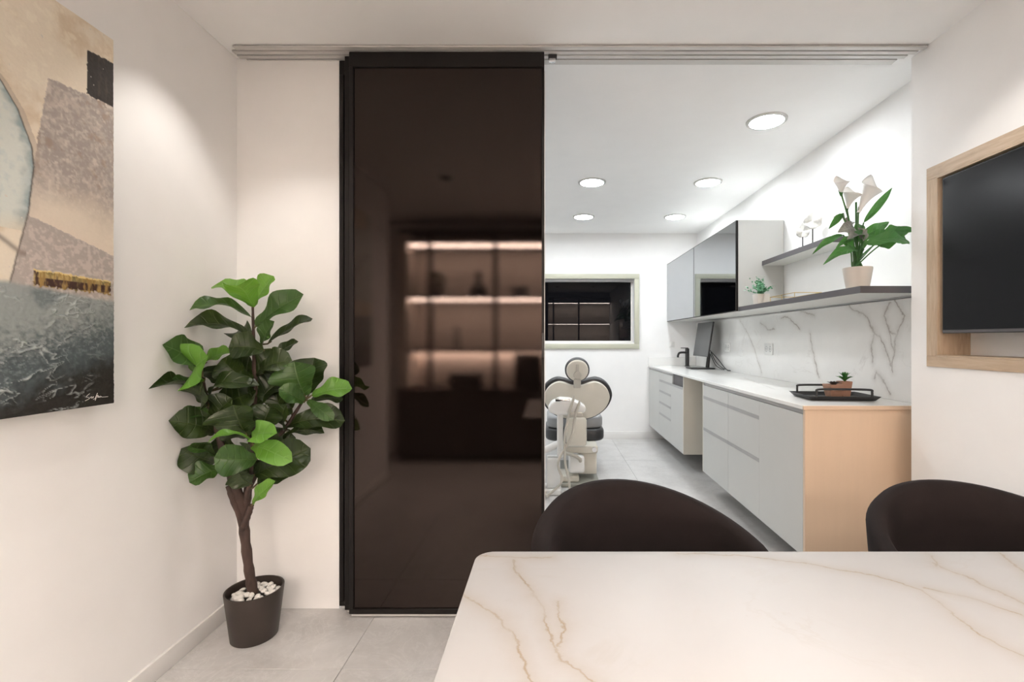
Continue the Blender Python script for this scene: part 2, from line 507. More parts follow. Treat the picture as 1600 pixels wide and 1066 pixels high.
fl = st('floor', MB().box(-2.5, 2.1, YR-.1, YB+.3, -.12, -.004), M['grout'])
tile_mesh = None
T = .80
for i in range(-4, 3):
    for j in range(-2, 8):
        x0 = max(-2.45, i*T+.001); x1 = min(2.05, (i+1)*T-.001)
        y0 = max(YR-.08, .25+j*T+.001); y1 = min(YB+.05, .25+(j+1)*T-.001)
        if x1-x0 < .05 or y1-y0 < .05: continue
        full = abs(x1-x0-T+.002) < 1e-4 and abs(y1-y0-T+.002) < 1e-4
        if full and tile_mesh is not None:
            o = bpy.data.objects.new('tile', tile_mesh); COL.objects.link(o); o.parent = fl
            o.location = (x0, y0, 0)
        elif full:
            o = MB().box(0, T-.002, 0, T-.002, -.0039, 0).build('tile', M['tile'], fl, local=True, bevel=.0008, seg=1)
            o.location = (x0, y0, 0); tile_mesh = o.data
        else:
            o = MB().box(0, x1-x0, 0, y1-y0, -.0039, 0).build('tile', M['tile'], fl, local=True, bevel=.0008, seg=1)
            o.location = (x0, y0, 0)

SPOTS = ((-1.14, 1.79, .52), (.15, 1.76, .32), (1.22, 1.60, .48), (-.85, .45, .5), (.2, .45, .2), (1.1, .45, .3))
CAN_R, CAN_H = .047, .034
ceil = st('ceiling', MB().box(XRL-.1, XR+.28, YR-.1, 2.34, ZC, ZC+.2), M['ceil'])
cut = MB()
for x, y, _ in SPOTS: cut.lathe([(0, -.05), (CAN_R, -.05), (CAN_R, CAN_H+.002), (0, CAN_H+.002)], c=(x, y, ZC), seg=32)
cut_o = cut.build('lamp_holes', M['ceil'])
bo = ceil.modifiers.new('holes', 'BOOLEAN'); bo.operation = 'DIFFERENCE'; bo.object = cut_o; bo.solver = 'EXACT'
bpy.context.view_layer.update()
new_me = bpy.data.meshes.new_from_object(ceil.evaluated_get(bpy.context.evaluated_depsgraph_get()))
ceil.modifiers.clear(); ceil.data = new_me; new_me.name = 'ceiling'
bpy.data.objects.remove(cut_o, do_unlink=True)
st('ceiling_treatment', MB().box(XFL-.1, XFR+.15, 2.34, YB+.25, ZF, ZF+.17), M['ceil'])
st('wall_left', MB().box(XL-.12, XL, 0.0, YD+.1, 0, ZC), M['wall'])
st('wall_left_return', MB().box(XRL-.1, XL-.12, -.0, .12, 0, ZC), M['wall'])
st('wall_left_recess', MB().box(XRL-.1, XRL, YR, 0, 0, ZC), M['wall'])
st('wall_rear', MB().box(XRL-.1, XR+.24, YR-.1, YR, 0, ZC), M['wall'])
st('wall_divider', MB().box(XL, -.992, YD, YD+.10, 0, ZC), M['wall'])
st('wall_divider_left', MB().box(XFL-.1, XL, YD+.1, YD+.2, 0, ZF), M['wall'])
st('wall_treatment_left', MB().box(XFL-.1, XFL, YD+.2, YB, 0, ZF), M['wall'])
st('wall_treatment_right', MB().box(XFR, XFR+.1, YD, YB, 0, ZF), M['wall'])
# right wall of the front room with the niche for the television
NY0, NY1, NZ0, NZ1, NX = .85, 2.112, 1.197, 1.985, 1.85
w = MB()
w.box(XR, XR+.24, YR, NY0, 0, ZC); w.box(XR, XR+.24, NY1, YD-.002, 0, ZC)
w.box(XR, XR+.24, NY0, NY1, 0, NZ0); w.box(XR, XR+.24, NY0, NY1, NZ1, ZC); w.box(NX, XR+.24, NY0, NY1, NZ0, NZ1)
st('wall_right', w, M['wall'])
# back wall of the treatment room with the window opening
WX0, WX1, WZ0, WZ1 = -1.05, 1.09, 1.215, 2.05
w = MB()
w.box(XFL-.1, WX0, YB, YB+.2, 0, ZF); w.box(WX1, XFR+.1, YB, YB+.2, 0, ZF)
w.box(WX0, WX1, YB, YB+.2, 0, WZ0); w.box(WX0, WX1, YB, YB+.2, WZ1, ZF)
st('wall_back', w, M['wall'])
st('baseboard_left', MB().box(XL, XL+.013, 0.0, YD, 0, .076), M['trimw'], bevel=.003)
st('baseboard_back', MB().box(XFL, XFR, YB-.013, YB, 0, .098), M['trimw'], bevel=.003)
st('baseboard_right', MB().box(XR-.013, XR, YR, YD-.005, 0, .076), M['trimw'], bevel=.003)

# window in the back wall
win = thing('window_1', (.02, YB, 1.63), 'wide dark window with sage frame on the back wall', None, kind='structure')
fw = .062
MB().box(WX0-fw, WX1+fw, YB-.022, YB, WZ1, WZ1+fw).build('frame_rail', M['sage'], win, bevel=.003)
MB().box(WX0-fw, WX1+fw, YB-.022, YB, WZ0-fw, WZ0).build('frame_rail', M['sage'], win, bevel=.003)
MB().box(WX0-fw, WX0, YB-.022, YB, WZ0, WZ1).build('frame_stile', M['sage'], win, bevel=.003)
MB().box(WX1, WX1+fw, YB-.022, YB, WZ0, WZ1).build('frame_stile', M['sage'], win, bevel=.003)
MB().box(WX0, WX1, YB, YB+.1, WZ0, WZ0+.012).build('sill', M['trimw'], win)
MB().box(WX0, WX1, YB+.115, YB+.135, WZ0+.04, WZ1-.01).build('pane', M['winglass'], win)
MB().box(WX0, WX1, YB+.10, YB+.14, WZ0+.012, WZ0+.04).build('sash_rail', M['trimw'], win, bevel=.003)
MB().box(WX1-.025, WX1, YB+.10, YB+.14, WZ0+.04, WZ1-.03).build('sash_stile', M['trimw'], win, bevel=.003)
MB().box(WX0, WX1, YB+.03, YB+.10, WZ1-.035, WZ1).build('blind_cassette', M['groove'], win, bevel=.004)

# ceiling track of the sliding door
tr = thing('trim_1', (.12, 2.22, ZC), 'silver aluminium multi channel sliding door track along the ceiling', None, kind='structure')
MB().box(-1.42, 1.635, 2.165, 2.298, ZC-.004, ZC).build('track_base', M['dkslot'], tr)  # dark base paints the shade in the gaps between channels
for k, (y0, y1, xa, xb) in enumerate(((2.160, 2.186, -1.425, 1.705), (2.194, 2.219, -1.45, 1.69), (2.227, 2.252, -1.45, 1.665), (2.260, 2.30, -1.425, 1.64))):
    MB().box(xa, xb, y0, y1, ZC-.012, ZC-.0035).build('track_channel', M['alu'], tr, bevel=.001, seg=1)
MB().box(-.004, .036, 2.214, 2.232, ZC-.03, ZC-.008).build('roller_stop', M['blackplastic'], tr, bevel=.002)
MB().box(.0, .03, 2.214, 2.232, ZC-.045, ZC-.03).build('roller_stop_bracket', M['chrome'], tr, bevel=.002)

def door(n, x0, x1, y, label, handle=False):
    d = thing('door_%d' % n, (x0, y, 0), label, None, kind='structure')
    z0, z1 = .012, 2.583
    th = .026
    MB().box(x0, x1, y, y+th, z1-.068, z1).build('top_rail', M['blackframe'], d, bevel=.0015, seg=1)
    MB().box(x0, x1, y, y+th, z0+.006, z0+.03).build('bottom_rail', M['blackframe'], d, bevel=.0015, seg=1)
    MB().box(x0, x0+.02, y, y+th, z0+.03, z1-.068).build('stile', M['blackframe'], d, bevel=.0015, seg=1)
    MB().box(x1-.012, x1, y, y+th, z0+.03, z1-.068).build('stile', M['blackframe'], d, bevel=.0015, seg=1)
    MB().box(x0+.02, x1-.012, y+.008, y+th-.004, z0+.03, z1-.068).build('pane', M['glassdoor'], d)
    MB().box(x0+.01, x1, y+.004, y+th-.006, z0-.004, z0+.006).build('brush_seal', M['alu'], d)
    if handle:
        MB().box(x1-.0115, x1-.001, y-.010, y+.001, 1.19, 1.30).build('pull_handle', M['blackmetal'], d, bevel=.002)
        MB().box(x1, x1+.003, y+.006, y+th-.004, .05, 2.5).build('edge_strip', M['alu'], d)
    return d
door(1, -.912, -.022, 2.187, 'dark brown glass sliding door panel in front of the stack', True)
door(2, -.946, -.056, 2.221, 'dark glass sliding door panel in the middle of the stack')
door(3, -.986, -.096, 2.255, 'dark glass sliding door panel at the back of the stack, nearest the divider wall')

# ---------------------------------------------------------------- recessed lamps
def make_panel_light(loc, label):
    t = thing('recessed_downlight', loc, label, 'ceiling light', 'round LED panels in the treatment room ceiling')
    MB().lathe([(.100, -.004), (.100, -.010), (.118, -.008), (.120, 0.0), (.100, 0.0)], seg=40, ring=True).build('trim_ring', M['alu'], t, smooth=True, local=True)
    MB().lathe([(0, -.004), (.10, -.004), (.10, -.001), (0, -.001)], seg=40).build('diffuser', M['panel_led'], t, local=True)
    return t
pl = make_panel_light((1.35, 2.98, ZF), 'largest round downlight, nearest the sliding door track')
for (x, y), lab in (((.37, 4.14), 'round downlight in the middle row, left of the pair, above the dental chair'),
                    ((1.37, 4.14), 'round downlight in the middle row, right of the pair, toward the wall cabinet'),
                    ((.38, 5.30), 'round downlight in the back row, left of the pair, above the dark window'),
                    ((1.39, 5.30), 'round downlight in the back row, right of the pair, by the wall cabinet')):
    c = copy_tree(pl, (x, y, ZF)); c['label'] = lab
for x, y in ((-.63, 4.14), (-.63, 5.30), (-1.63, 4.14)):  # extra unseen lights added to brighten the treatment room
    c = copy_tree(pl, (x, y, ZF)); c['label'] = 'added unseen round light brightening the room behind the dark sliding door stack'

def make_spot(loc, label, power, sz):
    t = thing('spot_downlight', loc, label, 'ceiling light', 'warm spot downlights of the front room')
    MB().lathe([(CAN_R-.003, .001), (CAN_R-.002, -.003), (CAN_R+.010, -.002), (CAN_R+.011, -.0002), (CAN_R-.001, .0)], seg=32, ring=True).build('trim_ring', M['spotrim'], t, smooth=True, local=True)
    MB().lathe([(CAN_R-.001, -.0005), (CAN_R-.004, -.0005), (CAN_R-.004, CAN_H-.002), (CAN_R-.001, CAN_H-.002)], seg=32, ring=True).build('baffle', M['blackplastic'], t, smooth=True, local=True)
    MB().lathe([(0, CAN_H-.001), (CAN_R-.004, CAN_H-.001), (CAN_R-.004, CAN_H), (0, CAN_H)], seg=32).build('lens', M['spot_led'], t, local=True)
    ld = bpy.data.lights.new('spot_beam', 'SPOT')
    ld.energy = power; ld.color = SPOT_COL; ld.spot_size = R(sz); ld.spot_blend = .6; ld.shadow_soft_size = .012
    lo = bpy.data.objects.new('spot_beam', ld); COL.objects.link(lo); lo.parent = t; lo.location = (0, 0, .021)
    return t
for i, (x, y, p) in enumerate(SPOTS):
    make_spot((x, y, ZC), ['warm spot downlight above the potted fig tree', 'warm spot downlight above the dining chairs',
              'warm spot downlight above the television', 'warm spot downlight beside the painting, over the room entrance',
              'warm spot downlight above the marble table', 'warm spot downlight over the far end of the table'][i], SPOT_W*p, 86 if i == 0 else 110)

# ---------------------------------------------------------------- fitted furniture of the treatment room
FX = 1.28      # cabinet front plane
WT = .94       # worktop height
BZ = .175      # underside of the floating units
cabn = thing('base_cabinet', (1.6, 3.2, BZ), 'long floating white drawer unit with beige end panel, nearer the door', 'cabinet', 'floating base cabinets')
ft = .019
MB().box(FX+ft+.001, XFR-.022, 2.42, 3.985, BZ, WT-.035).build('carcass', M['cab'], cabn)
MB().box(FX, XFR-.003, 2.40, 2.4195, BZ, WT-.0205).build('end_panel', M['peach'], cabn, bevel=.001, seg=1)
MB().box(FX, XFR-.022, 3.9855, 4.005, BZ, WT-.0205).build('side_panel', M['cabside'], cabn, bevel=.001, seg=1)
# fronts: plain fixed panel, then two columns of three drawers
def front(y0, y1, z0, z1, parent, groove=None, name='drawer_front'):
    d = MB().box(FX, FX+ft, y0+.0015, y1-.0015, z0+.0015, z1-.0015).build(name, M['cab'], parent, bevel=.001, seg=1)
    return d
def groove(y0, y1, z, parent, h=.024):
    g = MB()
    g.box(FX-.0015, FX+.004, y0, y1, z-h/2, z-h/2+.004)
    g.box(FX-.0015, FX+.004, y0, y1, z+h/2-.004, z+h/2)
    g.box(FX-.0008, FX+.002, y0, y1, z-h/2+.004, z+h/2-.004)
    return g.build('handle_channel', M['groove'], parent)
front(2.42, 2.9275, BZ, WT-.045, cabn, name='fixed_panel')
for y0, y1 in ((3.43, 3.985), (2.925, 3.43)):
    for z0, z1 in ((BZ, .53), (.53, .79), (.79, WT-.045)):
        d = front(y0, y1, z0, z1, cabn)
        if z0 > .2:
            groove(y0+.002, y1-.002, z0+.004, d)
MB().box(FX+.006, FX+ft, 2.42, 3.985, WT-.044, WT-.0205).build('top_channel', M['groove'], cabn)

cabf = thing('base_cabinet', (1.6, 5.35, BZ), 'floating white drawer unit under the monitor by the back wall', 'cabinet', 'floating base cabinets')
MB().box(FX+ft+.001, XFR-.022, 4.59, YB-.003, BZ, WT-.14).build('carcass', M['cab'], cabf)
MB().box(FX+ft+.001, XFR-.022, 4.98, YB-.003, WT-.14, WT-.035).build('carcass_top', M['cab'], cabf)
MB().box(FX, XFR-.022, 4.57, 4.5895, BZ, WT-.0205).build('side_panel', M['cabside'], cabf, bevel=.001, seg=1)
MB().box(FX+.012, FX+.02, 4.59, 4.98, WT-.13, WT-.03).build('slot_shade_sheet', M['shelfdk'], cabf)  # dark sheet painted as the shade inside the open recess
front(5.58, YB-.003, BZ, WT-.045, cabf, name='door')
for z0, z1 in ((BZ, .42), (.42, .55), (.55, .68), (.68, .80)):
    d = front(5.05, 5.58, z0, z1, cabf)
    groove(5.055, 5.575, z1, d)
front(4.59, 5.05, BZ, .80, cabf, name='door')
d = front(4.98, 5.58, .80, WT-.045, cabf)
groove(4.60, 5.05, .80, d)
MB().box(FX+.006, FX+ft, 4.98, YB-.003, WT-.044, WT-.0205).build('top_channel', M['groove'], cabf)

wt = thing('worktop', (1.6, 4.3, WT-.02), 'long white marble worktop over the floating drawer units', 'worktop')
MB().box(FX-.012, XFR-.003, 2.402, YB-.003, WT-.02, WT).build('slab', M['worktop'], wt, bevel=.0015, seg=1)
MB().box(FX-.012, XFR-.003, 2.390, 2.4015, WT-.02, WT).build('end_edge', M['peach'], wt, bevel=.001, seg=1)
ust = MB().box(FX-.01, XFR-.022, YB-.022, YB-.003, WT+.0005, WT+.105).build('upstand', M['splash'], bevel=.001, seg=1)
tag(ust, 'low marble upstand on the back wall behind the tap', 'backsplash')
bs = MB().box(XFR-.020, XFR-.003, 2.35, YB-.003, WT+.0005, 1.488).build('backsplash', M['splash'], bevel=.001, seg=1)
tag(bs, 'white marble backsplash with grey veins between the worktop and the wall shelf', 'backsplash')

# wall cabinet with reflecting doors
UX, UZ0, UZ1, UY0 = 1.53, 1.50, 2.238, 3.88
up = thing('wall_cabinet', (1.7, 5.0, UZ0), 'white wall cabinet with two grey mirror glass doors', 'cabinet')
MB().box(UX+.021, XFR-.003, UY0+.018, YB-.003, UZ0+.018, UZ1-.018).build('carcass', M['cab'], up)
MB().box(UX, XFR-.003, UY0, UY0+.0178, UZ0, UZ1).build('side_panel', M['cab'], up, bevel=.001, seg=1)
MB().box(UX, XFR-.003, UY0+.018, YB-.003, UZ0, UZ0+.0178).build('bottom_panel', M['shelfund'], up, bevel=.001, seg=1)
MB().box(UX, XFR-.003, UY0+.018, YB-.003, UZ1-.0178, UZ1).build('top_panel', M['cab'], up, bevel=.001, seg=1)
for y0, y1 in ((UY0+.002, 5.008), (5.012, YB-.004)):
    d = MB().box(UX-.018, UX-.001, y0, y1, UZ0+.002, UZ1-.002).build('door', M['blackframe'], up)
    MB().box(UX-.020, UX-.0182, y0+.006, y1-.006, UZ0+.008, UZ1-.008).build('pane', M['greyglass'], d)

ls = thing('wall_shelf', (1.7, 3.1, UZ0), 'long lower wall shelf with dark edge carrying the calla lily', 'shelf', 'wall shelves')
MB().box(UX+.003, XFR-.003, 2.363, UY0-.001, UZ0, UZ0+.034).build('board', M['shelfund'], ls)
MB().box(UX, UX+.0028, 2.36, UY0-.001, UZ0, UZ0+.0345).build('edge_band', M['shelfdk'], ls)
MB().box(UX+.003, XFR-.003, 2.360, 2.3628, UZ0, UZ0+.0345).build('edge_band', M['shelfdk'], ls)
MB().box(XFR-.03, XFR-.02, 2.37, UY0-.001, UZ0-.008, UZ0).build('seal_strip', M['groove'], ls)
us = thing('wall_shelf', (1.8, 3.4, 1.868), 'short upper wall shelf with dark edge carrying two shell ornaments', 'shelf', 'wall shelves')
MB().box(1.723, XFR-.003, 2.943, UY0-.001, 1.868, 1.904).build('board', M['shelfund'], us)
MB().box(1.720, 1.7228, 2.94, UY0-.001, 1.868, 1.9045).build('edge_band', M['shelfdk'], us)
MB().box(1.723, XFR-.003, 2.940, 2.9428, 1.868, 1.9045).build('edge_band', M['shelfdk'], us)

# sockets
def socket(y, z, label):
    t = thing('wall_socket', (XFR-.02, y, z), label, 'socket', 'white wall sockets')
    x = XFR-.02
    MB().box(x-.008, x-.0003, y-.075, y+.075, z-.048, z+.048).build('plate', M['white'], t, bevel=.003)
    for s in (-.036, .036):
        k = MB().lathe([(.021, -.0085), (.023, -.010), (.025, -.008)], c=(x, y+s, z), seg=20, axis='x', ring=True).build('outlet', M['groove'], t, smooth=True)
        for q in (-.008, .008):
            MB().lathe([(0, -.0100), (.003, -.0100), (.003, -.0085), (0, -.0085)], c=(x, y+s+q, z), seg=8, axis='x').build('pin_hole', M['dkslot'], k)
socket(4.10, 1.19, 'white double wall socket on the marble backsplash nearer the tray')
socket(5.05, 1.19, 'white double wall socket on the marble backsplash behind the monitor')
sw = thing('light_switch', (1.57, YB, 1.21), 'small white switch plate on the back wall above the worktop', 'switch')
MB().box(1.535, 1.605, YB-.008, YB-.0003, 1.175, 1.245).build('plate', M['white'], sw, bevel=.003)
MB().box(1.55, 1.59, YB-.012, YB-.0082, 1.19, 1.23).build('rocker', M['white'], sw, bevel=.002)

# tap
tp = thing('faucet', (1.715, 5.96, WT), 'slim matte black tap standing on the worktop by the back wall', 'faucet')
MB().lathe([(.034, 0), (.034, .006), (.026, .010), (.024, .012), (.024, .215), (.020, .222), (0, .222)], c=(1.715, 5.96, WT), seg=24).build('body', M['blackmetal'], tp, smooth=True)
MB().tube(bez([(1.715, 5.95, 1.108), (1.66, 5.95, 1.112), (1.615, 5.95, 1.105), (1.598, 5.95, 1.075), (1.596, 5.95, 1.05)], 5), .013, 12).build('spout', M['blackmetal'], tp, smooth=True)
MB().box(1.635, 1.725, 5.948, 5.972, WT+.222, WT+.232).build('lever', M['blackmetal'], tp, bevel=.003)

# monitor
mo = thing('monitor', (1.72, 5.45, WT), 'slim grey computer monitor tilted back on the worktop beside the tap', 'monitor')
tl = Matrix.Translation((1.75, 5.46, 1.275)) @ Matrix.Rotation(R(8.5), 4, 'Y')
MB().box(-.004, .012, -.265, .265, -.195, .195).xf(tl).build('bezel', M['blackplastic'], mo, bevel=.004)
MB().box(-.006, -.0042, -.258, .258, -.188, .188).xf(tl).build('screen', M['monscreen'], mo)
MB().box(.0125, .035, -.10, .10, -.10, .06).xf(tl).build('rear_housing', M['blackplastic'], mo, bevel=.006)
MB().tube([(1.80, 5.46, WT+.012), (1.815, 5.46, 1.08), (1.795, 5.46, 1.24)], [.022, .02, .018], 12).build('stand_arm', M['blackmetal'], mo, smooth=True)
MB().prism(rrect(1.58, 1.855, 5.33, 5.58, .03), 'z', WT+.002, WT+.013).build('stand_base', M['blackmetal'], mo, bevel=.002)
for k, pts in enumerate(([(1.80, 5.34, 1.13), (1.83, 5.27, 1.03), (1.84, 5.12, .975), (1.85, 4.98, .957), (1.83, 4.93, .956)],
                         [(1.80, 5.36, 1.11), (1.82, 5.26, 1.0), (1.83, 5.16, .967), (1.84, 5.05, .956)],
                         [(1.80, 5.40, 1.16), (1.835, 5.22, 1.06), (1.86, 5.06, .965), (1.85, 4.90, .956), (1.82, 4.87, .957)])):
    MB().tube(bez(pts, 6), .0045, 6).build('cable', M['blackplastic'], mo, smooth=True)

# tray with succulents
ty = thing('serving_tray', (1.60, 2.71, WT), 'black metal tray with two raised handles on the near end of the worktop', 'tray')
A = Matrix.Translation((1.595, 2.70, WT)) @ Matrix.Rotation(R(-6), 4, 'Z')
def pan(x0, x1, y0, y1, z0, z1, fl):
    v = [(x0,y0,z0),(x1,y0,z0),(x1,y1,z0),(x0,y1,z0)]
    o = [(x0-fl,y0-fl,z1),(x1+fl,y0-fl,z1),(x1+fl,y1+fl,z1),(x0-fl,y1+fl,z1)]
    i2 = [(x0-fl+.004,y0-fl+.004,z1),(x1+fl-.004,y0-fl+.004,z1),(x1+fl-.004,y1+fl-.004,z1),(x0-fl+.004,y1+fl-.004,z1)]
    i1 = [(x0+.003,y0+.003,z0+.004),(x1-.003,y0+.003,z0+.004),(x1-.003,y1-.003,z0+.004),(x0+.003,y1-.003,z0+.004)]
    V = v+o+i2+i1
    F = [(3,2,1,0)]
    for a, b in ((0, 4), (4, 8), (8, 12)):
        for k in range(4):
            F.append((a+k, a+(k+1) % 4, b+(k+1) % 4, b+k))
    F.append((12, 13, 14, 15))
    return V, F
V, F = pan(-.165, .165, -.115, .115, .002, .026, .02)
MB().add(V, F).xf(A).build('tray_pan', M['blackmetal'], ty, bevel=.001, seg=1)
for sy in (-1, 1):
    h = bez([(-.14, sy*.128, .022), (-.14, sy*.128, .050), (-.128, sy*.128, .062), (0, sy*.128, .064), (.128, sy*.128, .062), (.14, sy*.128, .050), (.14, sy*.128, .022)], 5)
    MB().tube(h, .006, 10).xf(A).build('handle', M['blackmetal'], ty, smooth=True)
sp = thing('succulent_pot', (1.64, 2.72, WT), 'small terracotta double pot with two succulents on the black tray', 'potted plant')
def tpot(cx, cy, w, z1):
    z0 = WT+.0075
    V = []; 
    for (h, z) in ((w*.36, z0), (w*.5, z1), (w*.42, z1), (w*.40, z1-.012)):
        V += [(cx-h, cy-h, z), (cx+h, cy-h, z), (cx+h, cy+h, z), (cx-h, cy+h, z)]
    F = [(3,2,1,0), (12,13,14,15)]
    for a in (0, 4, 8):
        for k in range(4): F.append((a+k, a+(k+1) % 4, a+4+(k+1) % 4, a+4+k))
    return MB().add(V, F)
tpot(1.612, 2.72, .085, 1.018).build('pot', M['terra'], sp, bevel=.003)
tpot(1.682, 2.735, .06, 1.034).build('pot', M['terra'], sp, bevel=.003)
random.seed(3)
for ring, n, ln, el in ((0, 7, .05, 20), (1, 6, .045, 48), (2, 4, .035, 72)):
    for k in range(n):
        a = 2*math.pi*k/n+ring*.4
        b0 = Vector((1.684, 2.735, 1.03+ring*.007))
        tip = b0+Vector((math.cos(a)*math.cos(R(el)), math.sin(a)*math.cos(R(el)), math.sin(R(el))+.3))*ln
        o = leaf_obj('succulent_leaf', b0-sp.location, tip-sp.location, .02, .1, .15, M['succ'], sp, nu=6, nv=4, fold=.5, wave=.0, shape='lance')
for k in range(16):
    a = 2.4*k; r = .006+.028*(k/16)**.5
    b0 = Vector((1.612+r*.3*math.cos(a), 2.72+r*.3*math.sin(a), 1.012))
    tip = Vector((1.612+r*1.2*math.cos(a), 2.72+r*1.2*math.sin(a), 1.036-.008*(k/16)))
    leaf_obj('rosette_leaf', b0-sp.location, tip-sp.location, .018, .1, .2, M['dkobj'], sp, nu=5, nv=4, fold=.5, wave=0, shape='lance')

# calla lily in a pot
CL = Vector((1.60, 2.49, UZ0+.0345))
ca = thing('calla_lily', CL, 'potted white calla lily with broad green leaves on the near end of the lower shelf', 'potted plant')
MB().lathe([(0, 0), (.050, 0), (.053, .004), (.068, .10), (.068, .108), (.063, .108), (.061, .095), (0, .095)], seg=36).build('pot', M['ceramic'], ca, smooth=True, local=True)
MB().lathe([(0, .0955), (.0605, .0955), (.058, .099), (0, .101)], seg=24).build('soil', M['dkobj'], ca, smooth=True, local=True)
def cp(u, h, dy=0.0):
    # sketch units of the plant (about 0.62 mm): u across, h down from the top of the bouquet, dy depth in metres
    return Vector(((u-480)*.000623, dy, .6352-h*.000623))
def stem(pts, r=.004):
    return MB().tube(bez(pts, 6), r, 8).build('stem', M['calleaf'], ca, smooth=True, local=True)
def spathe(base_p, tip_p, w, opening, lean):
    # funnel that opens into a pointed, rolled petal
    b = Vector(base_p); t = Vector(tip_p); ax = (t-b); ln = ax.length; ax.normalize()
    sd = Vector((0, -1, 0)); sd = (sd-ax*sd.dot(ax)).normalized(); bi = ax.cross(sd)
    V = []; F = []; nu, nv = 12, 20
    for i in range(nu+1):
        u = i/nu
        for k in range(nv+1):
            a = 2*math.pi*(k/nv)
            back = (1+math.cos(a))/2            # 1 at the pointed side
            h = u*(.52+.48*back**1.6)
            r = w*(.10+.55*u**1.3+.35*u**4)*(1+.25*u*u*(1-back))
            curl = u**3*w*.35*back
            p = b+ax*(h*ln)+(-sd*math.cos(a)*r*(1-.45*back*u**2)+bi*math.sin(a)*r*(1-.55*u*u*back))-sd*curl*lean
            V.append(p)
    for i in range(nu):
        for k in range(nv):
            q = i*(nv+1)+k
            F.append((q, q+1, q+nv+2, q+nv+1))
    o = MB().add(V, F).build('spathe', M['petal'], ca, smooth=True, local=True, angle=80)
    md = o.modifiers.new('thick', 'SOLIDIFY'); md.thickness = .0015
    MB().tube([b-ax*.004, b+ax*.012, b+ax*.03], [.005, .009, .012], 10).build('calyx', M['succ'], o, smooth=True, local=True)
    return o
root = cp(470, 830)
stem([cp(455, 825), cp(420, 600, -.01), cp(385, 450, -.02), cp(318, 255, -.03)])
spathe(cp(315, 255, -.03), cp(300, 82, -.03), .040, 1, .2)
stem([cp(470, 825), cp(440, 600), cp(410, 400, .01), cp(405, 340, .01)])
spathe(cp(405, 350, .01), cp(440, 145, .01), .052, 1, .2)
stem([cp(480, 825), cp(460, 600, -.02), cp(455, 400, -.03)])
spathe(cp(455, 400, -.03), cp(605, 65, -.03), .058, 1, .3)
stem([cp(495, 825), cp(492, 560, .02), cp(488, 290, .02)], .005)
def cleaf(b, t, w, face, droop, shape='lance', mat='calleaf', fold=.35):
    leaf_obj('leaf', b, t, w, face, droop, M[mat], ca, nu=18, nv=6, fold=fold, wave=.14, shape=shape)
    return b
PX = .000623
for (b, t, w, face, dr, sh, mt, bd, td) in (
    ((530, 470), (805, 160), 62, .7, .12, 'lance', 'calleaf', 0, .03),
    ((650, 640), (934, 515), 190, .7, .15, 'arrow', 'calleaf', .02, .0),
    ((525, 610), (835, 430), 100, .75, .15, 'lance', 'calleaf', .05, .08),
    ((500, 660), (860, 655), 120, .65, .3, 'lance', 'calleaf', -.04, -.05),
    ((440, 720), (98, 848), 95, .5, .35, 'lance', 'calleaf', -.03, -.1),
    ((390, 560), (143, 722), 60, .55, .3, 'lance', 'calleaf', .03, .05),
    ((380, 380), (285, 505), 55, .7, .25, 'lance', 'calleaf', .03, .05),
    ((470, 560), (545, 470), 120, .75, .2, 'fiddle', 'calleaf', .02, .04),
    ((450, 700), (330, 640), 110, .7, .2, 'fiddle', 'calleaf', -.01, -.03),
    ((500, 740), (560, 690), 80, .8, .1, 'fiddle', 'calleaf', .03, .05),
    ((430, 520), (265, 570), 120, .7, .2, 'lance', 'silverleaf', -.02, -.05),
    ((480, 590), (300, 640), 110, .5, .3, 'lance', 'silverleaf', -.05, -.09),
    ((420, 600), (240, 700), 60, .6, .25, 'lance', 'calleaf', -.02, -.06),
    ((700, 560), (925, 545), 110, .8, .1, 'arrow', 'calleaf', -.01, -.05),
    ((720, 610), (855, 665), 90, .7, .2, 'lance', 'calleaf', -.02, -.05),
    ((470, 640), (400, 540), 90, .8, .2, 'lance', 'silverleaf', -.06, -.08),
    ((455, 620), (345, 585), 70, .6, .25, 'lance', 'calleaf', -.07, -.10),
    ((490, 700), (430, 560), 70, .85, .1, 'lance', 'calleaf', -.04, -.05),
    ((430, 430), (340, 400), 90, .5, .3, 'lance', 'silverleaf', .05, .07),
    ((440, 470), (520, 430), 90, .5, .3, 'lance', 'silverleaf', .06, .08)):
    cleaf(cp(*b, bd), cp(*t, td), w*PX, face, dr, sh, mt)
    mid = (cp(*b, bd)+root)/2+Vector((random.uniform(-.01, .01), 0, .01))
    stem([root+Vector((random.uniform(-.02, .02), random.uniform(-.02, .02), -.005)), mid, cp(*b, bd)], .0035)

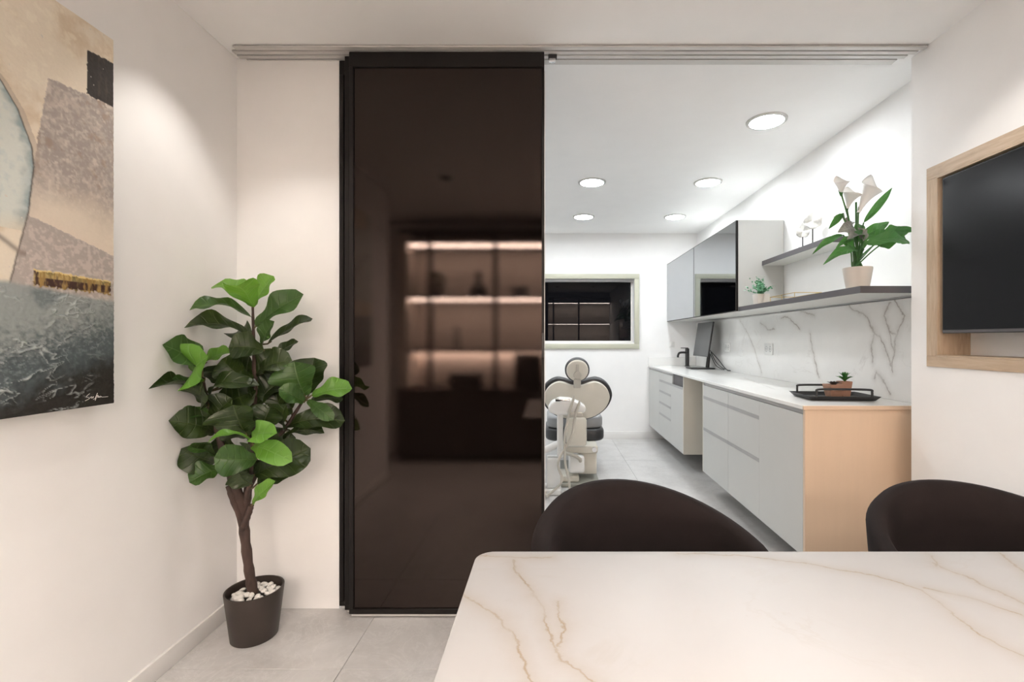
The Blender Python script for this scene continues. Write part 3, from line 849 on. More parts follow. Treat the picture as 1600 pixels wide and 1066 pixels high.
# small herb plant
HB = Vector((1.58, 3.58, UZ0+.0345))
hb = thing('potted_herb', HB, 'small bushy green plant in a pale square pot beside the wall cabinet', 'potted plant')
V = []
for h, z in ((.040, 0), (.046, .075), (.041, .075), (.039, .062)):
    V += [(-h, -h, z), (h, -h, z), (h, h, z), (-h, h, z)]
F = [(3,2,1,0), (12,13,14,15)]
for a in (0, 4, 8):
    for k in range(4): F.append((a+k, a+(k+1) % 4, a+4+(k+1) % 4, a+4+k))
MB().add(V, F).build('pot', M['ceramic'], hb, bevel=.003, local=True)
random.seed(11)
for k in range(34):
    a = random.uniform(0, 2*math.pi); el = R(random.uniform(30, 88)); ln = random.uniform(.11, .17)*(1.15 if k == 3 else 1)
    d = Vector((math.cos(a)*math.cos(el), math.sin(a)*math.cos(el), math.sin(el)))
    p0 = Vector((0, 0, .062))
    mb = MB(); uvs = []
    pts = [p0+d*ln*t+Vector((0, 0, -.02*t*t)) for t in (0, .33, .66, 1)]
    for q in range(14):
        t = .22+.78*q/13
        c = p0+d*ln*t+Vector((0, 0, -.02*t*t))
        b = Vector((random.uniform(-1, 1), random.uniform(-1, 1), random.uniform(-.3, 1))).normalized()
        s = .026*(1.1-.4*t)
        n = d.cross(b).normalized()*s*.28
        mb.add([c, c+b*s*.5+n, c+b*s, c+b*s*.5-n], [(0, 1, 2, 3)])
    me_o = mb.build('sprig', M['herb'], hb, local=True)
    add_uv(me_o, [(.5, .5)]*len(me_o.data.vertices))

# brass wire box
wb = thing('wire_box', (1.66, 3.22, UZ0+.0345), 'low brass wire frame box on the lower wall shelf', 'box')
x0, x1, y0, y1, z0, z1 = 1.585, 1.76, 3.10, 3.44, UZ0+.038, UZ0+.075
mb = MB()
for z in (z0, z1):
    mb.tube([(x0,y0,z),(x1,y0,z),(x1,y1,z),(x0,y1,z)], .0025, 6, closed=True)
mb.build('rim', M['gold'], wb)
for x in (x0, x1):
    for y in (y0, (y0+y1)/2, y1):
        MB().tube([(x, y, z0-.0025), (x, y, z1)], .0025, 6).build('upright', M['gold'], wb)
MB().box(x0, x1, y0, y1, z0-.002, z0).build('base_plate', M['greyglass'], wb)

# two shell ornaments on rods
def ornament(x, y, h, rad, label, seed):
    t = thing('shell_ornament', (x, y, 1.9045), label, 'ornament', 'shell ornaments on the upper shelf')
    MB().box(-.028, .028, -.028, .028, 0, .010).build('base', M['blackmetal'], t, bevel=.002, local=True)
    MB().tube([(0, 0, .009), (0, 0, h)], .004, 10).build('rod', M['blackmetal'], t, local=True, smooth=True)
    random.seed(seed)
    sh = MB()
    nA, nR = 28, 6
    V = [(0, 0, h+rad*.9)]; F = []
    for r in range(1, nR+1):
        for k in range(nA):
            a = 2*math.pi*k/nA
            rr = rad*r/nR*(1+.06*math.sin(5*a+seed)+.05*math.sin(9*a))
            if abs(a-math.pi/2) < .3: rr *= 1+.28*(r/nR)
            V.append((rr*math.cos(a), .018*math.sin(3*a+seed)*(r/nR)-.012*(r/nR)**2, h+rad*.9+rr*math.sin(a)))
    for k in range(nA): F.append((0, 1+k, 1+(k+1) % nA))
    for r in range(nR-1):
        for k in range(nA):
            a = 1+r*nA+k; b = 1+r*nA+(k+1) % nA
            F.append((a, b, b+nA, a+nA))
    o = MB().add(V, F).build('shell', M['shell'], t, smooth=True, local=True, angle=80)
    md = o.modifiers.new('thick', 'SOLIDIFY'); md.thickness = .012; md.offset = 0
    t.rotation_euler = (0, 0, R(-20))
    return t
ornament(1.775, 3.36, .085, .045, 'smaller shell disc ornament on a thin black rod, lower and left of its twin', 1)
ornament(1.795, 3.27, .125, .055, 'larger pale shell disc ornament on a taller thin black rod', 4)

# ---------------------------------------------------------------- television in its niche
tvf = thing('tv_frame', (XR, 1.48, NZ0), 'light oak frame lining the wall niche around the television', 'frame')
fo, pr = .055, .007
MB().box(XR-pr, XR-.0003, NY0-fo, NY1+fo, NZ1, NZ1+fo).build('face_board', M['oak'], tvf, bevel=.0012, seg=1)
MB().box(XR-pr, XR-.0003, NY0-fo, NY1+fo, NZ0-.047, NZ0).build('face_board', M['oak'], tvf, bevel=.0012, seg=1)
MB().box(XR-pr, XR-.0003, NY1, NY1+fo, NZ0, NZ1).build('face_board', M['oakv'], tvf, bevel=.0012, seg=1)
MB().box(XR-pr, XR-.0003, NY0-fo, NY0, NZ0, NZ1).build('face_board', M['oakv'], tvf, bevel=.0012, seg=1)
MB().box(XR-pr, NX-.001, NY1-.006, NY1-.0003, NZ0+.006, NZ1-.006).build('lining_board', M['oakv'], tvf)
MB().box(XR-pr, NX-.001, NY0+.0003, NY0+.006, NZ0+.006, NZ1-.006).build('lining_board', M['oakv'], tvf)
MB().box(XR-pr, NX-.001, NY0+.0003, NY1-.0003, NZ0+.0003, NZ0+.0055).build('lining_board', M['oak'], tvf)
MB().box(XR-pr, NX-.001, NY0+.0003, NY1-.0003, NZ1-.0055, NZ1-.0003).build('lining_board', M['oak'], tvf)
tv = thing('television', (XR+.02, 1.48, 1.295), 'flat black television mounted inside the oak wall niche', 'television')
TY0, TY1, TZ0, TZ1 = .885, 2.088, 1.297, 1.972
MB().prism(rrect(TY0, TY1, TZ0, TZ1, .006, 3), 'x', XR+.0005, XR+.03).build('bezel', M['blackplastic'], tv, bevel=.002, seg=1)
MB().box(XR-.0012, XR+.0003, TY0+.006, TY1-.006, TZ0+.016, TZ1-.006).build('screen', M['screen'], tv)
MB().box(XR-.0014, XR+.0002, TY0+.004, TY1-.004, TZ0+.004, TZ0+.013).build('lower_trim', M['shelfdk'], tv)
MB().box(XR+.0302, XR+.075, 1.15, 1.85, 1.40, 1.75).build('rear_housing', M['blackplastic'], tv, bevel=.006)
MB().box(XR+.0752, NX-.0005, 1.35, 1.65, 1.48, 1.68).build('wall_bracket', M['blackmetal'], tv, bevel=.003)

# ---------------------------------------------------------------- painting
PYR, PZB, PWD, PHT, PXF = 1.562, 1.064, 1.0, 1.181, -1.415
pa = thing('painting', (XL, PYR-PWD/2, PZB), 'large unframed abstract canvas in cream, grey and dark teal on the left wall', 'painting')
MB().box(XL+.012, PXF-.0035, PYR-PWD+.002, PYR-.001, PZB+.001, PZB+PHT-.001).build('stretcher', M['canvas'], pa, bevel=.002, seg=1)
def vnoise(S, T, fs, ft, seed):
    rg = np.random.default_rng(seed)
    g = rg.random((64, 64))
    u = S*fs; v = T*ft
    i = np.floor(u).astype(int); j = np.floor(v).astype(int)
    a = u-i; b = v-j
    a = a*a*(3-2*a); b = b*b*(3-2*b)
    G = lambda p, q: g[p % 64, q % 64]
    return (G(i, j)*(1-a)+G(i+1, j)*a)*(1-b)+(G(i, j+1)*(1-a)+G(i+1, j+1)*a)*b
def fbm(S, T, f, seed, o=5, fy=None, gain=.55):
    fy = fy or f
    r = 0; amp = 1; tot = 0
    for k in range(o):
        r = r+amp*vnoise(S, T, f*2**k, fy*2**k, seed+k); tot += amp; amp *= gain
    return r/tot
def sm(x, a, b):
    t = np.clip((x-a)/(b-a), 0, 1); return t*t*(3-2*t)
def painting():
    nu, nv = 400, 472
    s = np.linspace(0, PWD, nu+1); t = np.linspace(0, PHT, nv+1)
    S, T_ = np.meshgrid(s, t, indexing='ij')
    w1 = .5*(fbm(S, T_, 18, 1)-.5)+.7*(fbm(S, T_, 55, 5)-.5); w2 = fbm(S, T_, 120, 20, 3)-.5; w3 = fbm(S, T_, 7, 40)-.5
    C = lambda c: np.array(s2l(c))[None, None, :]
    def mix(a, b, m): return a*(1-m[..., None])+b*m[..., None]
    col = mix(C((233, 222, 203)), C((214, 196, 170)), sm(w3+.35*w1, -.02, .22))
    col = mix(col, C((243, 234, 214)), sm(w1, .04, .2)*.6)
    rel = .5*w1+.3*w2
    e = .004*w2*2
    bnd = np.interp(T_, [.24, .557, .611, .684, .735, .823, .884, .98, 1.06], [.326, .2544, .2496, .2414, .2463, .2813, .3261, .45, .9])+e*.4
    # grey trapezoid fading to cream at its foot
    le = np.interp(T_, [.40, .5473, .7577, .948], [.275, .2576, .2331, .2024])+e
    tl = np.interp(S, [0, .2024], [.9638, .948])+e
    m = ((S < le) & (T_ < tl)).astype(float)
    g = mix(C((160, 151, 145)), C((186, 177, 168)), sm(w1+.8*w2, -.15, .3))
    g = mix(g, C((214, 206, 194)), sm(fbm(S, T_, 90, 300, 4)-.5, .10, .22)*.5)
    g = mix(g, C((226, 213, 195)), 1-sm(T_+.15*w3, .52, .72))
    g = mix(g, C((150, 122, 92)), sm(fbm(S, T_, 30, 70)-.5, .1, .25)*.4*sm(T_, .55, .75))
    col = mix(col, g, m); rel = rel+m*.5*fbm(S, T_, 110, 90, 3)
    # pale blue oval with a dark outline
    ov = ((S > bnd) & (T_ > .50)).astype(float)
    dd = S-bnd
    b = mix(C((140, 160, 164)), C((214, 219, 212)), sm(dd+.05*w1, -.01, .035))
    b = mix(b, C((190, 202, 202)), sm(w1, .02, .2)*.6)
    b = mix(b, C((226, 214, 192)), 1-sm(T_+.3*(S-.25)+.1*w3, .48, .60))
    col = mix(col, b, ov)
    band = ((dd < 0) & (dd > -.018) & (T_ > .70)).astype(float)*.55
    col = mix(col, C((170, 155, 140)), band)
    # second grey band
    te = np.interp(S, [0, .2576], [.4788, .5473])+e
    m = ((T_ < te) & (S < bnd)).astype(float)
    g2 = mix(C((172, 163, 156)), C((196, 186, 178)), sm(w2+.5*w1, -.1, .2))
    col = mix(col, g2, m); rel = rel+m*.35*fbm(S, T_, 70, 95, 3, 160)
    # dark outline, brush stroke
    ln_ = np.exp(-(dd/.0022)**2)*(T_ > .24)*(T_ < .9)*.9
    col = mix(col, C((52, 46, 42)), ln_)
    st_ = np.abs(T_-np.interp(S, [.2735, .3261, .9], [.44, .475, .86]))
    col = mix(col, C((128, 116, 106)), np.exp(-(st_/.009)**2)*(S > .262)*.8)
    # dark square
    m = ((S < .089+e) & (T_ > np.interp(S, [0, .089], [.9638, .9589])+e) & (T_ < np.interp(S, [0, .089], [1.1057, 1.0965])+e)).astype(float)
    col = mix(col, mix(C((40, 35, 33)), C((66, 59, 51)), sm(.3*w2+.6*(fbm(S, T_, 80, 110, 3, 12)-.5), .02, .2)), m)
    # dark teal lower field
    se = np.interp(S, [0, .25, .326, 1], [.333, .357, .3645, .40])+.012*w1
    m = sm(se-T_, -.004, .012)
    dk = (T_-(.015+.115*np.clip(1-S/.36, 0, 1))+.10*w1)/.24
    sea = mix(C((24, 21, 20)), C((70, 82, 86)), sm(dk, -.15, .30))
    sea = mix(sea, C((142, 150, 148)), sm(dk+.5*w2, .35, .95))
    sea = mix(sea, C((58, 78, 86)), sm(fbm(S, T_, 9, 130)-.5, .08, .25)*.5*sm(dk, 0, .3))
    wx = S+.03*(fbm(S, T_, 12, 150)-.5); wy = T_+.03*(fbm(S, T_, 12, 160)-.5)
    r1 = 1-np.abs(fbm(wx*.45, wy*1.35+.5*wx, 26, 170, 3)-.5)/.026
    r2 = 1-np.abs(fbm(wx*.8-.6*wy, wy*1.1, 18, 190, 3)-.5)/.016
    r3 = (1-np.abs(fbm(wx*.5+.3*wy, wy*1.5, 48, 330, 2)-.5)/.022)*sm(fbm(S, T_, 11, 340)-.5, 0, .1)
    ck = np.clip(np.maximum(np.maximum(r1, r2), r3*.6), 0, 1)*sm(fbm(S, T_, 8, 210)-.5, -.10, .08)*sm(S+.35*T_, .06, .16)
    sea = mix(sea, C((196, 204, 202)), ck*.6)
    sea = mix(sea, C((150, 158, 158)), sm(fbm(S, T_, 150, 350, 3)-.5, .05, .2)*.35*sm(dk, 0, .5))
    col = mix(col, sea, m); rel = rel+m*(ck*1.5+.3*fbm(S, T_, 120, 230, 2))
    # gilded bar
    up_ = np.interp(S, [.009, .246], [.3947, .4011])+e; lo_ = np.interp(S, [.016, .241], [.3527, .3542])+e*2
    m = ((S > .012+e) & (S < .244+e) & (T_ < up_) & (T_ > lo_)).astype(float)
    q = fbm(S, T_, 60, 250, 4, 25); q2 = fbm(S, T_, 160, 270, 3, 30)
    gold = mix(C((150, 122, 66)), C((206, 184, 124)), sm(q2, .45, .7))
    gold = mix(gold, C((92, 96, 62)), sm(q, .5, .62)*.6)
    gold = mix(gold, C((58, 26, 20)), sm(q2+.8*(np.abs(T_-.368) < .012)*(q-.2), .55, .8))
    gold = mix(gold, C((232, 208, 140)), ((up_-T_) < .004).astype(float)*.8)
    col = mix(col, gold, m); rel = rel+m*.6
    V = np.empty(((nu+1)*(nv+1), 3))
    V[:, 0] = (PXF-.003+.0028*np.clip(rel, -.4, 1.6)).ravel()-pa.location.x
    V[:, 1] = (PYR-S).ravel()-pa.location.y
    V[:, 2] = (PZB+T_).ravel()-pa.location.z
    idx = np.arange((nu+1)*(nv+1)).reshape(nu+1, nv+1)
    Fq = np.stack([idx[:-1, :-1], idx[:-1, 1:], idx[1:, 1:], idx[1:, :-1]], -1).reshape(-1, 4)
    me = bpy.data.meshes.new('painted_canvas')
    me.vertices.add(len(V)); me.vertices.foreach_set('co', V.ravel().astype(np.float32))
    me.loops.add(Fq.size); me.loops.foreach_set('vertex_index', Fq.ravel().astype(np.int32))
    me.polygons.add(len(Fq)); me.polygons.foreach_set('loop_start', (np.arange(len(Fq))*4).astype(np.int32))
    me.update(calc_edges=True); me.validate()
    ca_ = me.color_attributes.new('Paint', 'FLOAT_COLOR', 'POINT')
    rgba = np.ones((len(V), 4), np.float32); rgba[:, :3] = np.clip(col, 0, 1).reshape(-1, 3)
    ca_.data.foreach_set('color', rgba.ravel())
    me.shade_smooth()
    m_, nt, b_, oc = base('oil_paint')
    at = node(nt, 'ShaderNodeAttribute', attribute_name='Paint')
    n = noise(nt, oc, 160, 4)
    L(nt, mixc(nt, mth(nt, 'MULTIPLY', n.outputs[0], .12), at.outputs['Color'], (.2, .18, .15)), b_.inputs['Base Color'])
    b_.inputs['Roughness'].default_value = .5
    bp = node(nt, 'ShaderNodeBump'); bp.inputs['Strength'].default_value = .3; bp.inputs['Distance'].default_value = .001
    L(nt, n.outputs[0], bp.inputs['Height']); L(nt, bp.outputs[0], b_.inputs['Normal'])
    me.materials.append(m_)
    o = bpy.data.objects.new('painted_canvas', me); COL.objects.link(o); o.parent = pa
painting()
sig = [[(.0842,.04),(.0916,.0351),(.0956,.031),(.0889,.0289),(.0855,.0253),(.0902,.0226),(.0982,.0198)],
 [(.0855,.0259),(.0808,.0286),(.078,.0302),(.0794,.0258),(.0739,.0262),(.0719,.0295),(.0746,.0279)],
 [(.0726,.0211),(.0663,.023),(.0622,.0316),(.0587,.0391)],[(.0608,.0321),(.0663,.0164)],
 [(.0594,.03),(.0566,.0316),(.058,.0252),(.0538,.028),(.0545,.0248)],
 [(.0474,.0279),(.0509,.0277),(.0517,.0245),(.0474,.0253),(.046,.0264),(.0417,.0243),(.0229,.0237)]]
mb = MB()
for sgm in sig:
    mb.tube(bez([(PXF+.0006, PYR-a, PZB+b) for a, b in sgm], 4), .0008, 5)
mb.build('signature', P('signature_paint', (.62, .60, .57), .6), pa)

# ---------------------------------------------------------------- fiddle leaf fig
FG = Vector((-1.264, 2.06, 0))
fg = thing('fiddle_leaf_fig', FG, 'tall fiddle leaf fig tree in a dark brown pot in the corner', 'potted plant')
MB().lathe([(0, .0), (.086, 0), (.090, .004), (.113, .200), (.113, .205), (.107, .205), (.103, .165), (0, .165)], seg=44).build('pot', M['potbrown'], fg, smooth=True, local=True)
MB().lathe([(0, .1655), (.102, .1655), (.10, .17), (0, .172)], seg=28).build('soil', M['dkobj'], fg, smooth=True, local=True)
random.seed(5)
stones = []
for k in range(4):
    sm_ = MB().ell((0, 0, 0), (.017, .013, .009), 9, 6)
    sm_.v = [tuple(c*(1+random.uniform(-.12, .12)) for c in p) for p in sm_.v]
    stones.append(sm_)
smesh = []
for k in range(46):
    r = .094*math.sqrt(random.random()); a = random.random()*6.283
    if r < .022: r = .03
    z = .176+.012*(1-(r/.094)**2)+random.uniform(-.004, .008)
    loc = (r*math.cos(a)*.92, r*math.sin(a)*.92, z)
    if k < 4:
        o = stones[k].build('pebble', M['pebble'], fg, smooth=True, local=True, angle=60); smesh.append(o.data)
    else:
        o = bpy.data.objects.new('pebble', smesh[k % 4]); COL.objects.link(o); o.parent = fg
    o.location = loc; o.rotation_euler = (random.uniform(-.5, .5), random.uniform(-.5, .5), random.random()*6)
    q = random.uniform(.75, 1.15); o.scale = (q, q, q)
STEMS = {
 'trunk': ([(-.008,0,.165),(-.01,0,.20),(-.024,0,.284),(-.041,0,.421),(-.052,0,.531),(-.054,-.02,.606),(-.07,-.03,.664),(-.099,-.04,.774),(-.131,-.06,.926),(-.151,-.08,1.035),(-.152,-.1,1.116)],
           [.022,.021,.019,.019,.023,.019,.018,.014,.010,.008,.006]),
 'branch_middle': ([(-.052,0,.517),(-.030,0,.614),(-.016,0,.806),(.001,0,1.026),(-.002,0,1.19),(-.005,0,1.3),(-.008,0,1.41)], [.020,.017,.013,.010,.008,.006,.005]),
 'branch_right': ([(-.021,0,.641),(.061,0,.806),(.119,.02,.885),(.215,0,1.02)], [.012,.010,.008,.006]),
 'branch_front': ([(-.030,-.01,.59),(.034,-.08,.718),(.064,-.12,.859)], [.011,.008,.006]),
 'stub': ([(-.045,-.01,.46),(-.020,-.03,.50),(.008,-.05,.549),(.02,-.056,.579)], [.012,.013,.012,.011]),
 'branch_left': ([(-.050,-.01,.50),(-.072,-.035,.60),(-.084,-.045,.655)], [.012,.012,.009])}
SPTS = []
for nm, (pts, rad) in STEMS.items():
    c = bez(pts, 5); rr = []
    for i in range(len(c)):
        u = i/5; k = min(int(u), len(rad)-2); rr.append(rad[k]+(rad[k+1]-rad[k])*(u-k))
    rr = [r*(1+.09*math.sin(i*2.1)) for i, r in enumerate(rr)]
    MB().tube(c, rr, 12).build('trunk' if nm == 'trunk' else 'branch', M['bark'], fg, smooth=True, local=True)
    SPTS += [Vector(p) for p in c if p.z > .5]
FIG = [
((-0.007, 0.0, 1.408),(-0.155, -0.02, 1.504),0.092,0.25,0.3,2),
((-0.005, 0.0, 1.413),(0.071, 0.02, 1.546),0.075,0.5,0.1,2),
((-0.004, 0.0, 1.407),(0.028, -0.16, 1.483),0.101,0.3,0.25,2),
((-0.011, 0.0, 1.365),(-0.198, -0.11, 1.389),0.081,0.25,0.35,1),
((0.002, 0.0, 1.325),(0.2, 0.02, 1.467),0.092,0.55,0.1,1),
((-0.011, 0.0, 1.273),(-0.198, -0.138, 1.317),0.089,0.3,0.35,0),
((0.055, 0.0, 1.252),(0.21, 0.08, 1.364),0.058,0.3,0.1,0),
((0.047, -0.03, 1.247),(0.131, -0.08, 1.346),0.060,0.6,0.1,1),
((0.065, 0.02, 1.193),(0.157, 0.06, 1.262),0.045,0.4,0.1,0),
((0.059, -0.03, 1.225),(-0.045, -0.1, 1.239),0.093,0.6,0.35,0),
((-0.011, 0.0, 1.273),(-0.155, 0.12, 1.305),0.081,0.4,0.1,0),
((-0.172, -0.08, 1.134),(-0.198, -0.246, 1.251),0.105,0.45,0.25,1),
((-0.182, -0.06, 1.166),(-0.085, -0.02, 1.221),0.060,0.4,0.2,2),
((-0.143, -0.1, 1.106),(-0.057, -0.2, 1.204),0.154,0.55,0.45,2),
((-0.165, -0.06, 1.013),(-0.198, -0.309, 1.09),0.092,0.4,0.3,0),
((-0.142, -0.08, 1.024),(-0.198, -0.202, 1.118),0.057,0.3,0.2,1),
((-0.155, -0.05, 0.999),(0.082, -0.1, 1.083),0.063,0.35,0.55,0),
((-0.143, 0.02, 1.082),(-0.137, -0.02, 1.164),0.114,0.7,0.3,0),
((0.024, 0.0, 1.119),(0.183, -0.04, 1.182),0.091,0.45,0.3,0),
((0.099, 0.03, 0.948),(0.049, 0.08, 1.15),0.135,0.8,0.2,0),
((-0.16, 0.0, 0.97),(0.037, -0.05, 1.055),0.113,0.7,0.2,0),
((0.013, 0.04, 1.081),(-0.145, 0.05, 1.187),0.098,0.6,0.3,0),
((0.133, 0.05, 0.963),(0.092, 0.06, 1.079),0.099,0.85,0.1,0),
((-0.134, 0.06, 1.079),(-0.059, 0.1, 1.149),0.109,0.6,0.3,0),
((-0.022, 0.04, 0.965),(-0.022, 0.1, 1.075),0.118,0.8,0.2,0),
((0.227, -0.02, 1.03),(0.202, -0.06, 1.179),0.142,0.95,0.12,1),
((0.219, 0.03, 1.033),(0.232, 0.05, 1.191),0.125,0.9,0.12,0),
((0.243, 0.0, 1.03),(0.394, 0.06, 1.054),0.076,0.45,0.2,2),
((0.224, 0.03, 1.006),(0.336, 0.1, 1.002),0.054,0.4,0.2,0),
((0.223, -0.02, 1.004),(0.159, -0.1, 1.07),0.064,0.5,0.2,1),
((0.236, -0.02, 1.012),(0.366, -0.06, 0.935),0.047,0.5,0.2,1),
((0.118, 0.02, 0.892),(0.354, 0.08, 0.909),0.094,0.45,0.3,0),
((0.105, 0.02, 0.844),(0.272, 0.06, 0.857),0.058,0.3,0.35,0),
((-0.134, -0.05, 0.884),(-0.198, -0.217, 0.959),0.098,0.55,0.25,0),
((-0.123, -0.06, 0.92),(-0.198, -0.166, 0.98),0.054,0.35,0.3,1),
((-0.141, -0.04, 0.753),(-0.198, -0.153, 0.838),0.100,0.6,0.25,0),
((-0.118, -0.06, 0.771),(-0.17, -0.16, 0.838),0.050,0.35,0.3,1),
((-0.089, -0.06, 0.737),(-0.16, -0.16, 0.704),0.079,0.5,0.2,1),
((0.024, -0.09, 0.879),(0.002, -0.14, 1.009),0.157,1.0,0.1,0),
((0.059, -0.05, 0.888),(0.095, -0.04, 0.993),0.111,0.9,0.1,0),
((0.063, -0.12, 0.86),(-0.06, -0.2, 0.871),0.036,0.15,0.45,2),
((0.07, -0.13, 0.87),(0.21, -0.2, 0.908),0.069,0.5,0.35,2),
((0.068, -0.12, 0.843),(0.269, -0.2, 0.798),0.069,0.5,0.3,2),
((0.084, -0.12, 0.786),(-0.021, -0.22, 0.818),0.096,0.75,0.25,1),
((0.022, -0.04, 0.701),(0.231, 0.02, 0.799),0.122,0.8,0.2,0),
((0.023, -0.02, 0.657),(0.148, 0.03, 0.722),0.088,0.6,0.2,0),
((0.041, -0.02, 0.748),(-0.07, -0.05, 0.713),0.095,0.7,0.2,0),
((0.022, -0.06, 0.664),(-0.012, -0.1, 0.735),0.084,0.7,0.2,0),
((0.078, 0.02, 0.817),(0.092, 0.06, 0.88),0.089,0.7,0.2,0),
((0.027, -0.06, 0.584),(0.147, -0.1, 0.693),0.051,0.5,0.1,2),
((0, 0.0, 1.0),(-0.1, 0.06, 1.12),0.095,0.57,0.25,0),
((0, 0.0, 0.98),(0.1, 0.08, 1.1),0.095,0.53,0.25,0),
((0.0, 0.0, 0.9),(-0.12, 0.05, 0.98),0.095,0.62,0.25,0),
((0.02, 0.0, 0.88),(0.12, 0.06, 0.98),0.095,0.55,0.25,0),
((-0.02, 0, 0.85),(-0.02, -0.12, 0.95),0.095,0.52,0.25,0),
((0.0, 0, 1.05),(0.06, -0.1, 1.12),0.095,0.62,0.25,0),
((-0.05, -0.02, 0.78),(-0.16, 0.02, 0.86),0.095,0.78,0.25,0),
((0.03, 0, 0.78),(0.15, 0.05, 0.84),0.095,0.74,0.25,0),
((-0.02, -0.02, 1.1),(-0.1, -0.06, 1.19),0.095,0.73,0.25,0),
((0.0, 0, 1.12),(0.1, 0.03, 1.2),0.095,0.57,0.25,0),
((-0.13, -0.06, 0.93),(-0.03, -0.1, 1.03),0.095,0.66,0.25,0),
((-0.14, -0.08, 1.0),(-0.1, -0.17, 1.1),0.095,0.58,0.25,0),
((0.12, 0.02, 0.89),(0.17, -0.06, 1.0),0.095,0.55,0.25,0),
((-0.03, -0.03, 0.74),(0.07, -0.1, 0.8),0.095,0.53,0.25,0),
]
random.seed(21)
for (b, t, w_, face, dr, tone) in FIG:  # tone partly paints in how each leaf is lit
    o = leaf_obj('leaf', b, t, w_*1.58, min(1, face+.12), dr, M['leaf%d' % tone], fg, nu=16, nv=8, fold=.42, wave=.13)
    for vt in o.data.vertices:
        vt.co.x = max(vt.co.x, -.200); vt.co.y = min(vt.co.y, .195)
    bv = Vector(b); near = min(SPTS, key=lambda p: (p-bv).length)
    ax = (Vector(t)-bv).normalized()
    if (near-bv).length > .008:
        MB().tube([near, (near+bv)/2+Vector((0, 0, -.006)), bv, bv+ax*.02], [.0045, .004, .0035, .002], 7).build('petiole', M['petiole'], o, smooth=True, local=True)

# ---------------------------------------------------------------- table
tb = thing('dining_table', (.66, .70, 0), 'white marble table with gold veins and rounded corners in the foreground', 'table')
TX0, TX1, TBY0, TBY1, TZ = -.176, 1.50, .22, 1.18, .75
MB().prism(rrect(TX0, TX1, TBY0, TBY1, .045, 8), 'z', TZ-.012, TZ).build('tabletop', M['table'], tb, bevel=.0025)
MB().prism(rrect(TX0+.05, TX1-.05, TBY0+.05, TBY1-.05, .03, 6), 'z', TZ-.03, TZ-.0125).build('support_board', M['blackmetal'], tb)
for x in (TX0+.32, TX1-.32):
    MB().box(x-.035, x+.035, TBY0+.18, TBY1-.18, 0.001, .03).build('foot', M['blackmetal'], tb, bevel=.004)
    MB().box(x-.03, x+.03, .64, .76, .03, TZ-.03).build('leg', M['blackmetal'], tb, bevel=.004)

# ---------------------------------------------------------------- upholstered chairs
def chair(x, y, rot, label, top=.862, arm=.66, hw=.30, peak=1.0, span=118):
    t = thing('dining_chair', (x, y, 0), label, 'chair', 'dark velvet chairs at the marble table')
    nA, th = 44, .055
    V = []; F = []
    ring = 14
    for i in range(nA+1):
        a = R(-span+2*span*i/nA)               # 0 = middle of the back (+y)
        f = abs(a)/R(span)
        zt = arm+(top-arm)*(math.cos(min(1, f*peak)*math.pi)*.5+.5)**.8
        zt -= .04*max(0, f-.85)/.15
        zb = .40
        for k in range(ring):
            q = k/(ring-1)
            # profile: outer bottom -> outer top -> rounded rim -> inner bottom
            if q < .36: z = zb+(zt-th/2-zb)*(q/.36); off = th/2
            elif q > .64: z = zb+(zt-th/2-zb)*((1-q)/.36); off = -th/2
            else:
                b = (q-.36)/.28*math.pi; z = zt-th/2+math.sin(b)*th/2; off = math.cos(b)*th/2
            fl = .030*(z-zb)/.4
            rx = hw+off+fl; ry = hw*.93+off+fl*1.8
            V.append((rx*math.sin(a), ry*math.cos(a), z))
    for i in range(nA):
        for k in range(ring-1):
            p = i*ring+k
            F.append((p, p+1, p+ring+1, p+ring))
        F.append((i*ring+ring-1, i*ring, (i+1)*ring, (i+1)*ring+ring-1))
    F.append(tuple(range(ring))); F.append(tuple(nA*ring+k for k in range(ring))[::-1])
    MB().add(V, F).build('backrest', M['velvet'], t, smooth=True, local=True, angle=70)
    prof = [(0, .385), (.255, .385), (.272, .40), (.275, .44), (.262, .465), (.22, .478), (0, .482)]
    MB().lathe(prof, seg=40).build('seat', M['velvet'], t, smooth=True, local=True, angle=70)
    MB().lathe([(0, .365), (.20, .365), (.20, .3848), (0, .3848)], seg=24).build('seat_base', M['blackmetal'], t, local=True)
    for sx in (-1, 1):
        for sy in (-1, 1):
            MB().tube([(sx*.15, sy*.15, .372), (sx*.22, sy*.22, 0.001)], [.017, .010], 12).build('leg', M['blackmetal'], t, local=True, smooth=True)
    t.rotation_euler = (0, 0, R(rot))
    return t
chair(.30, 1.30, 22, 'dark brown velvet chair in front of the floating drawer unit', top=.800)
chair(1.275, 1.30, -9, 'dark brown velvet chair at the right edge below the television', top=.795)

# ---------------------------------------------------------------- dental chair
DX, DY = .241, 4.2
dc = thing('dental_chair', (DX, 4.55, 0), 'cream and black dental chair with heart shaped backrest seen from behind', 'dental chair')
def heart(sc=1.0, grow=0.0):
    half = [(0, .880), (.05, .885), (.10, .905), (.156, .915), (.215, .893), (.262, .845), (.283, .785), (.272, .725), (.235, .665), (.17, .613), (.09, .582), (0, .575)]
    c = (0, .74)
    pts = [p for p in half] + [(-x, z) for x, z in half[-2:0:-1]]
    P3 = bez([(x, 0, z) for x, z in pts] + [(pts[0][0], 0, pts[0][1])], 4)[:-1]
    out = []
    for p in P3:
        v = Vector((p.x-c[0], p.z-c[1])); n = v.normalized()
        v = v*sc+n*grow; out.append((v.x+c[0], v.y+c[1]))
    return out
LB = Matrix.Translation((DX, DY, .58)) @ Matrix.Rotation(R(12), 4, 'X') @ Matrix.Translation((0, 0, -.58))
MB().prism(heart(1.0), 'y', -.012, .03).xf(LB).build('backrest_shell', M['offwhite'], dc, bevel=.008, seg=3)
